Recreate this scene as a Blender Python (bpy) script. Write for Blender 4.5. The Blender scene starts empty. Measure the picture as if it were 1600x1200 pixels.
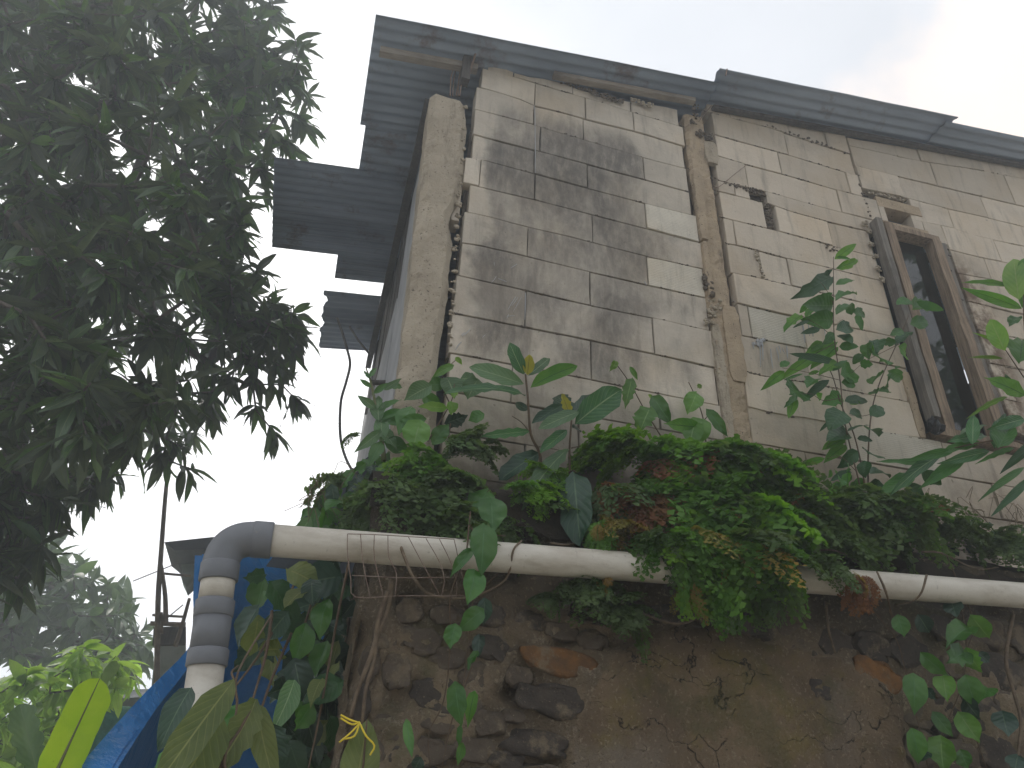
import bpy, math, random
import numpy as np
from mathutils import Vector, Matrix, noise
random.seed(7); np.random.seed(7)
R = random.uniform
SC = bpy.context.scene
COL = SC.collection
# ------------------------------------------------------------------ camera
F_PX = 1199.0
_X = np.array([5400, 984, 1199.]); _Z = np.array([83, -1917, 1199.]); _Z /= np.linalg.norm(_Z)
_X = _X - _X.dot(_Z) * _Z; _X /= np.linalg.norm(_X)
_Y = np.cross(_Z, _X)
CAM = np.array([0, 0, 1.55])
cam = bpy.data.objects.new('camera', bpy.data.cameras.new('camera'))
COL.objects.link(cam); SC.camera = cam
cam.data.sensor_width = 36; cam.data.lens = F_PX / 1600 * 36
cam.data.clip_start = 0.05; cam.data.clip_end = 2000
cam.matrix_world = Matrix(((_X[0], -_X[1], -_X[2], 0), (_Y[0], -_Y[1], -_Y[2], 0),
                           (_Z[0], -_Z[1], -_Z[2], CAM[2]), (0, 0, 0, 1)))
def ray(px, py):
    d = np.array([px - 800, py - 600, F_PX]); return np.array([d @ _X, d @ _Y, d @ _Z])
def W(px, py, y=3.0):
    """the place a photo point stands at, if it is y metres in front of the camera"""
    r = ray(px, py); return Vector(CAM + r * (y / r[1]))
def PIX(p):
    v = np.array(p) - CAM; c = v[0] * _X + v[1] * _Y + v[2] * _Z
    return (800 + F_PX * c[0] / c[2], 600 + F_PX * c[1] / c[2], c[2])
# ------------------------------------------------------------------ world + sun
SUN_EL, SUN_AZ = math.radians(47), math.radians(-48)   # azimuth from +Y towards +X
world = bpy.data.worlds.new('World'); SC.world = world; world.use_nodes = True
wn = world.node_tree.nodes; wl = world.node_tree.links; wn.clear()
wo = wn.new('ShaderNodeOutputWorld'); bg = wn.new('ShaderNodeBackground'); bg.inputs[1].default_value = 0.1
sky = wn.new('ShaderNodeTexSky'); sky.sky_type = 'NISHITA'; sky.sun_disc = False
sky.sun_elevation = SUN_EL; sky.sun_rotation = SUN_AZ; sky.dust_density = 3
tc = wn.new('ShaderNodeTexCoord')
def wnode(t, **k):
    n = wn.new(t)
    for a, b in k.items(): setattr(n, a, b)
    return n
nz = wnode('ShaderNodeTexNoise'); nz.inputs['Scale'].default_value = 1.6; nz.inputs['Detail'].default_value = 5
wl.new(tc.outputs['Generated'], nz.inputs['Vector'])
cr = wnode('ShaderNodeValToRGB'); wl.new(nz.outputs['Fac'], cr.inputs[0])
cr.color_ramp.elements[0].position = .36; cr.color_ramp.elements[0].color = (5.9, 6.05, 6.3, 1)
cr.color_ramp.elements[1].position = .64; cr.color_ramp.elements[1].color = (7.5, 7.6, 7.8, 1)
def dirmask(px, py, lo, hi):
    d = Vector(ray(px, py)).normalized()
    n = wnode('ShaderNodeVectorMath', operation='DOT_PRODUCT'); n.inputs[1].default_value = d
    # wobble the direction so the cloud edge is billowy
    nn = wnode('ShaderNodeTexNoise'); nn.inputs['Scale'].default_value = 4.5; nn.inputs['Detail'].default_value = 8
    wl.new(tc.outputs['Generated'], nn.inputs['Vector'])
    wl.new(tc.outputs['Generated'], n.inputs[0])
    m1 = wnode('ShaderNodeMath', operation='MULTIPLY_ADD'); wl.new(nn.outputs['Fac'], m1.inputs[0]); m1.inputs[1].default_value = .11
    wl.new(n.outputs['Value'], m1.inputs[2])
    m = wnode('ShaderNodeMapRange', interpolation_type='SMOOTHSTEP'); wl.new(m1.outputs[0], m.inputs[0])
    m.inputs[1].default_value = lo; m.inputs[2].default_value = hi; return m.outputs[0]
def wmix(f, a, b):
    m = wnode('ShaderNodeMix', data_type='RGBA')
    if isinstance(f, float): m.inputs[0].default_value = f
    else: wl.new(f, m.inputs[0])
    for i, v in ((6, a), (7, b)):
        if isinstance(v, tuple): m.inputs[i].default_value = v
        else: wl.new(v, m.inputs[i])
    return m.outputs[2]
c = wmix(.12, cr.outputs[0], sky.outputs[0])
c = wmix(dirmask(400, 640, .87, 1.05), c, (12.3, 12.0, 12.0, 1))
c = wmix(dirmask(1700, 150, 1.022, 1.062), c, (11.5, 8.9, 7.0, 1))
wl.new(c, bg.inputs[0]); wl.new(bg.outputs[0], wo.inputs[0])
sl = bpy.data.lights.new('sun', 'SUN'); sl.energy = 1.5; sl.angle = math.radians(12); sl.color = (1, .95, .87)
sun = bpy.data.objects.new('sun', sl); COL.objects.link(sun)
sd = Vector((math.sin(SUN_AZ) * math.cos(SUN_EL), math.cos(SUN_AZ) * math.cos(SUN_EL), math.sin(SUN_EL)))
sun.rotation_euler = sd.to_track_quat('Z', 'Y').to_euler(); sun.location = sd * 40
SC.view_settings.view_transform = 'Standard'; SC.view_settings.look = 'None'
SC.view_settings.exposure = 0.66; SC.view_settings.gamma = 1; SC.view_settings.use_curve_mapping = False
SC.cycles.max_bounces = 7; SC.cycles.adaptive_threshold = .02; SC.cycles.transparent_max_bounces = 12; SC.cycles.volume_bounces = 1

# ------------------------------------------------------------------ materials
class NT:
    def __init__(s, name):
        s.m = bpy.data.materials.new(name); s.m.use_nodes = True
        s.n = s.m.node_tree.nodes; s.l = s.m.node_tree.links; s.n.clear()
        s.out = s.n.new('ShaderNodeOutputMaterial')
        s.p = s.n.new('ShaderNodeBsdfPrincipled'); s.l.new(s.p.outputs[0], s.out.inputs[0])
        s.p.inputs['Specular IOR Level'].default_value = .3
        s.g = s.n.new('ShaderNodeNewGeometry'); s.pos = s.g.outputs['Position']
        s.t = s.n.new('ShaderNodeTexCoord'); s.oi = s.n.new('ShaderNodeObjectInfo')
    def put(s, sock, v):
        if isinstance(v, (int, float)): sock.default_value = v
        elif isinstance(v, tuple): sock.default_value = (*v, 1)[:len(sock.default_value)] if len(v) == 3 else v
        else: s.l.new(v, sock)
    def mp(s, scale, rot=(0, 0, 0), vec=None, loc=(0, 0, 0)):
        n = s.n.new('ShaderNodeMapping'); s.l.new(vec or s.pos, n.inputs[0])
        n.inputs['Scale'].default_value = scale; n.inputs['Rotation'].default_value = rot; n.inputs['Location'].default_value = loc
        return n.outputs[0]
    def noise(s, scale, detail=5, rough=.6, vec=None, dist=0):
        n = s.n.new('ShaderNodeTexNoise'); s.l.new(vec or s.pos, n.inputs['Vector'])
        n.inputs['Scale'].default_value = scale; n.inputs['Detail'].default_value = detail
        n.inputs['Roughness'].default_value = rough; n.inputs['Distortion'].default_value = dist
        return n.outputs['Fac']
    def vor(s, scale, feat='F1', vec=None, rnd=1):
        n = s.n.new('ShaderNodeTexVoronoi'); n.feature = feat; s.l.new(vec or s.pos, n.inputs['Vector'])
        n.inputs['Scale'].default_value = scale; n.inputs['Randomness'].default_value = rnd
        return n.outputs['Distance']
    def mr(s, v, a, b, c=0., d=1., sm=True):
        n = s.n.new('ShaderNodeMapRange'); n.interpolation_type = 'SMOOTHSTEP' if sm else 'LINEAR'
        s.put(n.inputs[0], v)
        for i, q in enumerate((a, b, c, d)): n.inputs[i + 1].default_value = q
        return n.outputs[0]
    def math(s, op, a, b=0., c=None):
        n = s.n.new('ShaderNodeMath'); n.operation = op; s.put(n.inputs[0], a); s.put(n.inputs[1], b)
        if c is not None: s.put(n.inputs[2], c)
        return n.outputs[0]
    def mix(s, f, a, b, mode='MIX'):
        n = s.n.new('ShaderNodeMix'); n.data_type = 'RGBA'; n.blend_type = mode
        s.put(n.inputs[0], f); s.put(n.inputs[6], a); s.put(n.inputs[7], b); return n.outputs[2]
    def sep(s, v):
        n = s.n.new('ShaderNodeSeparateXYZ'); s.l.new(v, n.inputs[0]); return n.outputs
    def bump(s, h, strength=.5, dist=.01, nrm=None):
        n = s.n.new('ShaderNodeBump'); s.put(n.inputs['Height'], h); n.inputs['Strength'].default_value = strength
        n.inputs['Distance'].default_value = dist
        if nrm: s.l.new(nrm, n.inputs['Normal'])
        return n.outputs[0]
    def fin(s, col, rough=.8, nrm=None, **k):
        s.put(s.p.inputs['Base Color'], col); s.put(s.p.inputs['Roughness'], rough)
        if nrm: s.l.new(nrm, s.p.inputs['Normal'])
        for a, b in k.items(): s.put(s.p.inputs[a.replace('_', ' ')], b)
        return s.m

def m_block(name, base, stain_amt, combed=False):
    s = NT(name)
    x, y, z = s.sep(s.pos)[:3]
    var = s.mr(s.oi.outputs['Random'], 0, 1, .84, 1.1, False)
    col = s.mix(s.noise(5, 6), tuple(c * .86 for c in base), tuple(min(.8, c * 1.1) for c in base))
    col = s.mix(s.mr(s.noise(2.2, 3), .4, .7), col, (base[0] * .92, base[1] * .88, base[2] * .82))
    vc = s.n.new('ShaderNodeCombineColor')
    for i in range(3): s.l.new(var, vc.inputs[i])
    col = s.mix(1., col, vc.outputs[0], 'MULTIPLY')
    # black mould: growth in vertical runs, a patch with a shape of its own on the first bay
    if stain_amt > 0:
        st = s.noise(2.2, 8, .62, s.mp((1.4, 1, .8), (0, .35, 0)), .6)
        wx = s.math('MULTIPLY_ADD', s.noise(3.5, 4), .35, x)
        bay = s.math('MULTIPLY', s.mr(wx, .66, .80), s.mr(wx, 2.25, 1.45, .12, 1))
        bay = s.math('MULTIPLY', bay, s.math('MULTIPLY', s.mr(z, 5.75, 5.30), s.mr(z, 3.3, 4.3, .35, 1)))
        k = s.math('MULTIPLY_ADD', bay, .46, st); k = s.math('ADD', k, s.math('MULTIPLY', s.math('SUBTRACT', s.oi.outputs['Random'], .55), .20))
        k = s.mr(k, .54, 1.06)
        fine = s.noise(15, 7, .7, s.mp((1.6, 1, .55)))
        k = s.math('MULTIPLY', k, s.mr(fine, .2, .62, .55, 1))
        col = s.mix(s.math('MULTIPLY', k, stain_amt), col, (.085, .078, .073))
    run = s.noise(7, 6, .65, s.mp((2.2, 1, .28)))
    col = s.mix(s.mr(run, .50, .76, 0, .5), col, (.13, .11, .09))
    col = s.mix(s.mr(s.noise(1.3, 7, .65), .48, .66, 0, .35), col, (.22, .19, .16))
    win_d = s.math('MULTIPLY', s.mr(s.math('ABSOLUTE', s.math('SUBTRACT', x, 3.86)), .22, .02), s.math('MULTIPLY', s.mr(z, 3.4, 3.8), s.mr(z, 5.25, 4.9)))
    col = s.mix(s.math('MULTIPLY', win_d, s.mr(s.noise(8, 6, .7), .35, .6)), col, (.15, .10, .065))
    spots = s.mr(s.noise(38, 3, .5), .68, .76)
    col = s.mix(s.math('MULTIPLY', spots, .55), col, (.10, .085, .07))
    low = s.math('MULTIPLY', s.mr(z, 3.75, 3.0), s.mr(s.noise(3, 6), .3, .62))
    col = s.mix(s.math('MULTIPLY', low, .75), col, (.095, .075, .055))
    h = s.noise(60, 6, .7)
    pores = s.mr(s.vor(95), .0, .35)
    nb = s.bump(pores, .25, .002); nb = s.bump(h, .55, .004, nb); nb = s.bump(s.noise(9, 4), .5, .012, nb)
    if combed:
        w = s.n.new('ShaderNodeTexWave'); w.bands_direction = 'Z'; w.inputs['Scale'].default_value = 26
        w.inputs['Distortion'].default_value = 2.2; w.inputs['Detail'].default_value = 2
        s.l.new(s.pos, w.inputs[0]); nb = s.bump(w.outputs['Fac'], .35, .002, nb)
        col = s.mix(s.mr(w.outputs['Fac'], .3, .0, 0, .16), col, (.22, .19, .15))
    return s.fin(col, .93, nb)
def m_rough(name, a, b, dark, scale=6, bump=.8, rough=.95, pit=True):
    s = NT(name); n1 = s.noise(scale, 7, .65)
    col = s.mix(s.mr(n1, .3, .7), a, b)
    col = s.mix(s.mr(s.noise(scale * 1.7, 6, .7, s.mp((1.6, 1, .4))), .52, .75, 0, .8), col, dark)
    n = s.bump(s.noise(scale * 9, 6, .75), bump, .012)
    if pit:
        v = s.mr(s.vor(scale * 13), .05, .35); n = s.bump(v, .6, .004, n)
        col = s.mix(s.math('MULTIPLY', s.mr(s.noise(scale * 12, 2), .64, .72), .7), col, tuple(c * .3 for c in dark))
    return s.fin(col, rough, n)
def m_wood(name, a, b, ang=(0, 0, 0), stretch=(14, 14, .8)):
    s = NT(name)
    g = s.noise(4, 8, .7, s.mp(stretch, ang), .3)
    col = s.mix(s.mr(g, .3, .72), a, b)
    col = s.mix(s.mr(s.noise(3, 5), .5, .75, 0, .7), col, tuple(c * .35 for c in a))
    return s.fin(col, .85, s.bump(g, .8, .006))
def m_leaf(name, a, b, trans=.35, gloss=.45, vein=None, vs=9, spec=.35, old=None, vb=.3, va=.13):
    s = NT(name)
    n = s.noise(7, 4, .6)
    col = s.mix(s.mr(n, .3, .7), a, b)
    rv = s.mr(s.oi.outputs['Random'], 0, 1, .72, 1.25, False)
    vc = s.n.new('ShaderNodeCombineColor')
    for i in range(3): s.l.new(rv, vc.inputs[i])
    col = s.mix(1., col, vc.outputs[0], 'MULTIPLY')
    if old: col = s.mix(s.mr(s.noise(2.3, 3), .58, .72, 0, .8), col, old)
    uv = s.sep(s.t.outputs['UV'])
    v = s.math('ABSOLUTE', s.math('SUBTRACT', uv[1], .5))
    mid = s.mr(v, .035, .012)
    nrm = None
    # side veins run forward from the midrib
    ph = s.math('FRACT', s.math('MULTIPLY', s.math('SUBTRACT', uv[0], s.math('MULTIPLY', v, .55)), float(vs)))
    sv = s.math('ABSOLUTE', s.math('SUBTRACT', ph, .5))
    side = s.mr(sv, .09, .02)
    allv = s.math('MAXIMUM', mid, s.math('MULTIPLY', side, va))
    if vein: col = s.mix(s.math('MULTIPLY', allv, .8), col, vein)
    h = s.math('ADD', s.mr(sv, 0, .5), s.math('MULTIPLY', mid, -1.))
    nrm = s.bump(h, vb, .003 + .004 * (vb > .5))
    blotch = s.mr(s.noise(40, 4), .68, .75, 0, .5)
    col = s.mix(blotch, col, tuple(c * .45 for c in a))
    s.fin(col, gloss, nrm); s.p.inputs['Specular IOR Level'].default_value = spec
    t = s.n.new('ShaderNodeBsdfTranslucent')
    tcol = s.mix(1., col, (1.25, 1.35, .55, 1), 'MULTIPLY'); s.l.new(tcol, t.inputs[0])
    mx = s.n.new('ShaderNodeMixShader'); mx.inputs[0].default_value = trans
    s.l.new(s.p.outputs[0], mx.inputs[1]); s.l.new(t.outputs[0], mx.inputs[2]); s.l.new(mx.outputs[0], s.out.inputs[0])
    return s.m
def m_simple(name, a, b, scale=10, rough=.5, bump=.2, spec=.3):
    s = NT(name); n = s.noise(scale, 5)
    s.fin(s.mix(s.mr(n, .3, .7), a, b), rough, s.bump(s.noise(scale * 5, 4), bump, .004)); s.p.inputs['Specular IOR Level'].default_value = spec
    return s.m

M = {}
M['block1'] = m_block('aerated_block_mouldy', (.60, .53, .44), .86)
M['block2'] = m_block('aerated_block', (.58, .50, .405), .0)
M['blockc'] = m_block('aerated_block_combed', (.61, .56, .47), .0, True)
M['concrete'] = m_rough('weathered_concrete', (.48, .41, .315), (.37, .31, .235), (.17, .14, .105), 5, .9)
M['mortar'] = m_rough('mud_mortar', (.20, .16, .12), (.11, .09, .07), (.04, .035, .03), 8, 1.)
M['core'] = m_rough('mortar_core', (.14, .115, .09), (.07, .06, .05), (.03, .026, .022), 9, .8)
M['beige'] = m_rough('beige_render', (.46, .36, .25), (.34, .265, .185), (.16, .13, .10), 5, .6)
M['wood'] = m_wood('weathered_window_wood', (.14, .10, .07), (.36, .27, .19))
M['woodg'] = m_wood('grey_plank', (.13, .115, .10), (.24, .215, .185))
M['woodx'] = m_wood('beam_wood', (.26, .22, .18), (.40, .35, .29), (0, 0, 0), (1.2, 14, 14))
M['woodd'] = m_wood('dark_wood', (.05, .045, .04), (.12, .105, .09))
M['char_gap'] = m_simple('char_and_gap_shade', (.006, .006, .007), (.02, .02, .022), 40, .45, .8)
M['rebar'] = m_simple('rusty_steel', (.16, .10, .07), (.25, .19, .15), 40, .8)
M['cable'] = m_simple('grey_cable', (.10, .09, .09), (.16, .15, .14), 20, .6)
M['wire'] = m_simple('rusty_wire', (.16, .10, .075), (.26, .20, .16), 60, .7)
M['pitch'] = m_simple('far_roof_metal', (.05, .055, .06), (.09, .095, .105), 4, .6)
# galvanised corrugated iron
s = NT('galvanised_iron')
n1 = s.noise(1.4, 6, .6, s.mp((.5, 2.5, 1)))
col = s.mix(s.mr(n1, .35, .7), (.33, .39, .49), (.20, .245, .32))
col = s.mix(s.mr(s.noise(2.5, 8, .75), .53, .68, 0, .75), col, (.13, .085, .06)); col = s.mix(s.mr(s.noise(1.2, 5, .6, s.mp((.4, 3, 1))), .5, .7, 0, .5), col, (.08, .09, .11))
M['iron'] = s.fin(col, s.mr(n1, .3, .7, .45, .68), s.bump(s.noise(30, 4), .15, .003), Metallic=.1)
# pvc
s = NT('dirty_white_pvc')
d = s.noise(5, 7, .65, s.mp((.7, 2, 2)))
col = s.mix(s.mr(d, .35, .72), (.62, .575, .50), (.42, .37, .30))
col = s.mix(s.mr(s.noise(14, 6, .75, s.mp((3, 1, .6))), .60, .74, 0, .6), col, (.15, .12, .09))
col = s.mix(s.mr(s.noise(6, 7, .7, s.mp((.5, 1.5, 1.5))), .52, .72, 0, .45), col, (.25, .20, .14))
col = s.mix(s.mr(s.noise(60, 4, .7), .62, .72, 0, .5), col, (.20, .16, .12))
M['pvc'] = s.fin(col, .42, s.bump(s.noise(50, 4), .08, .002))
s = NT('grey_pvc'); col = s.mix(s.noise(6, 6, .6), (.13, .135, .15), (.21, .215, .23))
col = s.mix(s.mr(s.noise(25, 5, .7), .60, .73, 0, .5), col, (.24, .22, .19))
M['gpvc'] = s.fin(col, .45, s.bump(s.noise(60, 4), .06, .002))
# tarp
s = NT('blue_tarpaulin')
w = s.n.new('ShaderNodeTexBrick'); s.l.new(s.t.outputs['UV'], w.inputs[0]); w.inputs['Scale'].default_value = 120
col = s.mix(s.noise(2.5, 5), (.014, .16, .46), (.03, .24, .62))
col = s.mix(s.mr(s.noise(18, 6, .7, s.mp((1, 1, .4))), .63, .72, 0, .55), col, (.20, .32, .45))
nn = s.bump(s.noise(7, 5, .6, s.mp((1, 1, .35), (.3, .4, 0))), .9, .05)
s.fin(col, .36, nn); s.p.inputs['Specular IOR Level'].default_value = .5
t = s.n.new('ShaderNodeBsdfTranslucent'); s.l.new(col, t.inputs[0]); mx = s.n.new('ShaderNodeMixShader'); mx.inputs[0].default_value = .06
s.l.new(s.p.outputs[0], mx.inputs[1]); s.l.new(t.outputs[0], mx.inputs[2]); s.l.new(mx.outputs[0], s.out.inputs[0])
M['tarp'] = s.m
s = NT('grey_sheet'); M['gsheet'] = s.fin(s.mix(s.noise(3, 6), (.10, .115, .14), (.05, .06, .075)), .55, s.bump(s.noise(8, 5), .5, .03))
# rubble wall mortar with plaster patch (attribute)
s = NT('rubble_wall_mortar')
at = s.n.new('ShaderNodeAttribute'); at.attribute_name = 'plaster'
pf = s.mr(at.outputs['Fac'], .3, .7)
m1 = s.noise(3.5, 8, .68)
colm = s.mix(s.mr(m1, .3, .7), (.27, .205, .135), (.12, .09, .06))
colm = s.mix(s.mr(s.noise(14, 8, .8), .53, .66, 0, .85), colm, (.36, .30, .22))
colp = s.mix(s.mr(s.noise(2.4, 6), .3, .7), (.25, .18, .11), (.14, .10, .065))
colp = s.mix(s.mr(s.noise(5, 7, .7), .52, .72, 0, .8), colp, (.19, .145, .05))
colp = s.mix(s.mr(s.noise(1.7, 4), .55, .7, 0, .6), colp, (.22, .19, .155))
wob = s.n.new('ShaderNodeVectorMath'); wob.operation = 'MULTIPLY_ADD'
nc = s.n.new('ShaderNodeTexNoise'); nc.inputs['Scale'].default_value = 4; nc.inputs['Detail'].default_value = 5; s.l.new(s.pos, nc.inputs[0])
s.l.new(nc.outputs['Color'], wob.inputs[0]); wob.inputs[1].default_value = (.55, .55, .55); s.l.new(s.pos, wob.inputs[2])
cv = s.vor(3.1, 'DISTANCE_TO_EDGE', s.mp((.75, 1, 2.1), (0, .35, 0), wob.outputs[0]))
crack = s.math('MULTIPLY', s.mr(cv, .016, .003), s.mr(s.noise(3.5, 4), .46, .54))
crack = s.math('MULTIPLY', crack, pf)
col = s.mix(pf, colm, colp); col = s.mix(s.math('MULTIPLY', crack, .85), col, (.018, .013, .01))
zc = s.sep(s.pos)
top_dark = s.math('MULTIPLY', s.mr(zc[2], 2.2, 2.62), s.mr(s.noise(2.5, 6), .2, .6, .5, 1))  # wall face gets unevenly darker towards its top
col = s.mix(s.math('MULTIPLY', top_dark, .8), col, (.035, .030, .024))
nb = s.bump(s.math('MULTIPLY', crack, -1.), .9, .02); grit = s.noise(70, 3, .6); col = s.mix(s.mr(grit, .56, .70, 0, .55), col, (.36, .29, .20)); col = s.mix(s.mr(s.noise(55, 4, .7), .60, .70, 0, .7), col, (.045, .034, .024))
moss = s.math('MULTIPLY', s.mr(s.noise(2.8, 7, .7), .52, .66), .45); col = s.mix(moss, col, (.07, .075, .025))
nb = s.bump(s.noise(45, 7, .75), .9, .012, nb); nb = s.bump(s.noise(10, 6, .75), .8, .04, nb)
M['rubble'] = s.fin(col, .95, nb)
def m_stone(name, a, b):
    s = NT(name); c0 = s.mix(s.mr(s.noise(9, 7, .7), .3, .7), a, b)
    c0 = s.mix(s.mr(s.noise(6, 7, .75), .52, .64, 0, .85), c0, (.20, .155, .105)); c0 = s.mix(s.mr(s.noise(60, 4, .7), .60, .68, 0, .6), c0, (.25, .20, .14))
    return s.fin(c0, .88, s.bump(s.noise(30, 7, .75), .9, .012))
M['stone_d'] = m_stone('basalt_stone', (.045, .037, .032), (.085, .068, .055))
M['stone_g'] = m_stone('grey_brown_stone', (.135, .105, .078), (.08, .062, .047))
M['stone_o'] = m_stone('orange_stone', (.25, .115, .035), (.10, .06, .035))
M['soil'] = m_rough('dark_soil', (.055, .042, .03), (.03, .024, .018), (.012, .01, .008), 9, 1.)
M['earth'] = m_rough('ground_earth', (.34, .31, .26), (.27, .25, .20), (.18, .17, .12), .8, .5)
M['root'] = m_simple('root_bark', (.20, .15, .10), (.11, .08, .055), 25, .85, .8)
M['stem'] = m_simple('brown_stem', (.13, .085, .05), (.08, .055, .035), 30, .7, .5)
M['stemg'] = m_simple('green_stem', (.11, .14, .05), (.15, .13, .06), 30, .6)
M['bark'] = m_simple('mango_bark', (.075, .06, .05), (.13, .11, .09), 12, .9, 1.)
M['bamboo'] = m_simple('old_bamboo', (.22, .17, .12), (.13, .10, .075), 14, .7, .4)
M['mango'] = m_leaf('mango_leaf', (.062, .088, .060), (.10, .125, .085), .42, .25, (.10, .13, .06), 11, .4)
M['mango2'] = m_leaf('mango_leaf_green', (.055, .115, .04), (.10, .17, .06), .38, .22, (.14, .20, .08), 11, .8)
M['bigleaf'] = m_leaf('big_leaf', (.025, .10, .028), (.045, .15, .035), .28, .36, (.24, .33, .17), 9, .45, va=.38)
M['bigpale'] = m_leaf('big_leaf_pale', (.075, .155, .062), (.11, .20, .085), .30, .42, (.26, .34, .20), 9, .4, va=.38)
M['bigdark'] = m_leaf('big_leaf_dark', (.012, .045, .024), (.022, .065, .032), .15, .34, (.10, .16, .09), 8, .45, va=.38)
M['brightleaf'] = m_leaf('bright_leaf', (.06, .19, .02), (.12, .27, .03), .5, .42, (.03, .09, .015), 9, .4)
M['lime'] = m_leaf('lime_leaf', (.13, .27, .03), (.20, .34, .05), .5, .45, (.26, .36, .10), 8, .4, va=.38)
M['yellow'] = m_leaf('yellow_leaf', (.42, .36, .02), (.30, .30, .03), .45, .5, (.10, .10, .02), 7, .3)
M['heart'] = m_leaf('pepper_leaf', (.042, .14, .022), (.08, .20, .036), .32, .28, (.08, .20, .07), 4, .5, vb=.3)
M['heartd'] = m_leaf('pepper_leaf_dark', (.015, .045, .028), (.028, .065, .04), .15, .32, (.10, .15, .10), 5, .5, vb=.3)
M['heartb'] = m_leaf('pepper_leaf_bright', (.085, .21, .035), (.13, .27, .05), .42, .34, (.22, .36, .12), 5, .5, vb=.3)
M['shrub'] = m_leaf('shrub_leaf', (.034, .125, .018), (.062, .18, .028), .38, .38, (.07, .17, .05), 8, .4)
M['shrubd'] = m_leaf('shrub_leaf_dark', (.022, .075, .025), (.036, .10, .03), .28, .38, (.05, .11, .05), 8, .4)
M['fern'] = m_leaf('fern', (.085, .20, .028), (.15, .29, .06), .5, .5, None, 3, .25)
M['fernd'] = m_leaf('fern_dull', (.085, .15, .05), (.14, .20, .085), .45, .55, None, 3, .2)
M['fernb'] = m_leaf('fern_bright', (.12, .26, .02), (.20, .36, .035), .45, .5, None, 3, .25)
M['dead'] = m_leaf('fern_dead', (.20, .085, .05), (.30, .16, .075), .3, .8, None, 3, .1)
M['deady'] = m_leaf('fern_dying', (.30, .19, .05), (.22, .22, .06), .3, .8, None, 3, .1)
M['sick'] = m_leaf('olive_leaf', (.10, .135, .040), (.17, .20, .07), .35, .5, (.26, .27, .11), 9, .3, va=.38)
M['banana'] = m_leaf('banana_leaf', (.36, .55, .015), (.46, .62, .03), .62, .4, (.16, .32, .01), 34, .4)
M['bush'] = m_leaf('bush_leaf', (.24, .40, .07), (.38, .54, .15), .5, .38, (.22, .33, .10), 8, .5)
M['far'] = m_leaf('far_leaf', (.06, .12, .045), (.11, .18, .07), .3, .42, (.12, .18, .08), 8, .5)
M['dryleaf'] = m_leaf('dry_leaf', (.16, .09, .05), (.24, .15, .09), .2, .8, None, 6, .1)
M['drygrass'] = m_simple('dry_grass', (.20, .15, .09), (.11, .08, .05), 20, .9)
M['ribbon'] = m_simple('yellow_ribbon', (.65, .48, .03), (.75, .58, .06), 20, .4)
M['net'] = m_simple('green_net', (.02, .16, .13), (.04, .24, .19), 30, .7, .6)
M['sack'] = m_simple('white_sack', (.36, .37, .33), (.25, .27, .22), 8, .8, .6)
M['plaster'] = m_simple('pale_plaster', (.42, .42, .43), (.33, .33, .34), 5, .9)
M['farwall'] = m_simple('far_wall', (.28, .31, .27), (.20, .23, .20), 6, .9)
M['inside'] = m_simple('dim_interior', (.05, .05, .05), (.035, .035, .037), 3, .9)
M['curtain'] = m_simple('green_curtain', (.42, .56, .48), (.34, .46, .40), 5, .9, .2)
s = NT('window_glass'); s.fin((.02, .025, .027), .04, s.bump(s.noise(1.6, 2), .10, .03))
s.p.inputs['Specular IOR Level'].default_value = .5
tr = s.n.new('ShaderNodeBsdfTransparent'); tr.inputs[0].default_value = (.62, .68, .66, 1)
gl = s.n.new('ShaderNodeBsdfGlossy'); gl.inputs['Roughness'].default_value = .02
fr = s.n.new('ShaderNodeFresnel'); fr.inputs[0].default_value = 1.75
mx = s.n.new('ShaderNodeMixShader'); s.l.new(fr.outputs[0], mx.inputs[0]); s.l.new(tr.outputs[0], mx.inputs[1]); s.l.new(gl.outputs[0], mx.inputs[2])
s.l.new(mx.outputs[0], s.out.inputs[0]); M['glass'] = s.m

# ------------------------------------------------------------------ object helpers
WL = {}   # world location of each object we make
def mesh(name, v, f, uv=None, smooth=False):
    me = bpy.data.meshes.new(name); me.from_pydata([tuple(p) for p in v], [], f)
    if uv is not None:
        l = me.uv_layers.new(name='UVMap')
        idx = np.empty(len(me.loops), dtype=np.int32); me.loops.foreach_get('vertex_index', idx)
        l.data.foreach_set('uv', np.asarray(uv, dtype=np.float32)[idx].ravel())
    if smooth: me.shade_smooth()
    me.update(); return me
def tag(o, label=None, cat=None, group=None, kind=None):
    for k, v in (('label', label), ('category', cat), ('group', group), ('kind', kind)):
        if v: o[k] = v
    return o
def empty(name, loc, label, cat, group=None):
    o = bpy.data.objects.new(name, None); COL.objects.link(o); o.location = loc; o.empty_display_size = .1
    WL[o.name] = Vector(loc); return tag(o, label, cat, group)
def link(name, me, m=None, parent=None, org=(0, 0, 0), mw=None, smooth=None):
    """mesh given round its own origin; org is where that stands in the world"""
    o = bpy.data.objects.new(name, me); COL.objects.link(o)
    if m is not None and not me.materials: me.materials.append(M[m] if isinstance(m, str) else m)
    p = WL[parent.name] if parent else Vector((0, 0, 0))
    if mw is not None:
        org = mw.translation; o.rotation_mode = 'QUATERNION'
        l, r, sc = mw.decompose(); o.rotation_quaternion = r; o.scale = sc
    o.location = Vector(org) - p
    if parent: o.parent = parent
    WL[o.name] = Vector(org); return o
def obj(name, v, f, m, parent=None, uv=None, smooth=False, org=None):
    v = [Vector(p) for p in v]
    if org is None:
        org = sum(v, Vector()) / len(v)
    return link(name, mesh(name, [p - Vector(org) for p in v], f, uv, smooth), m, parent, org)
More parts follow.
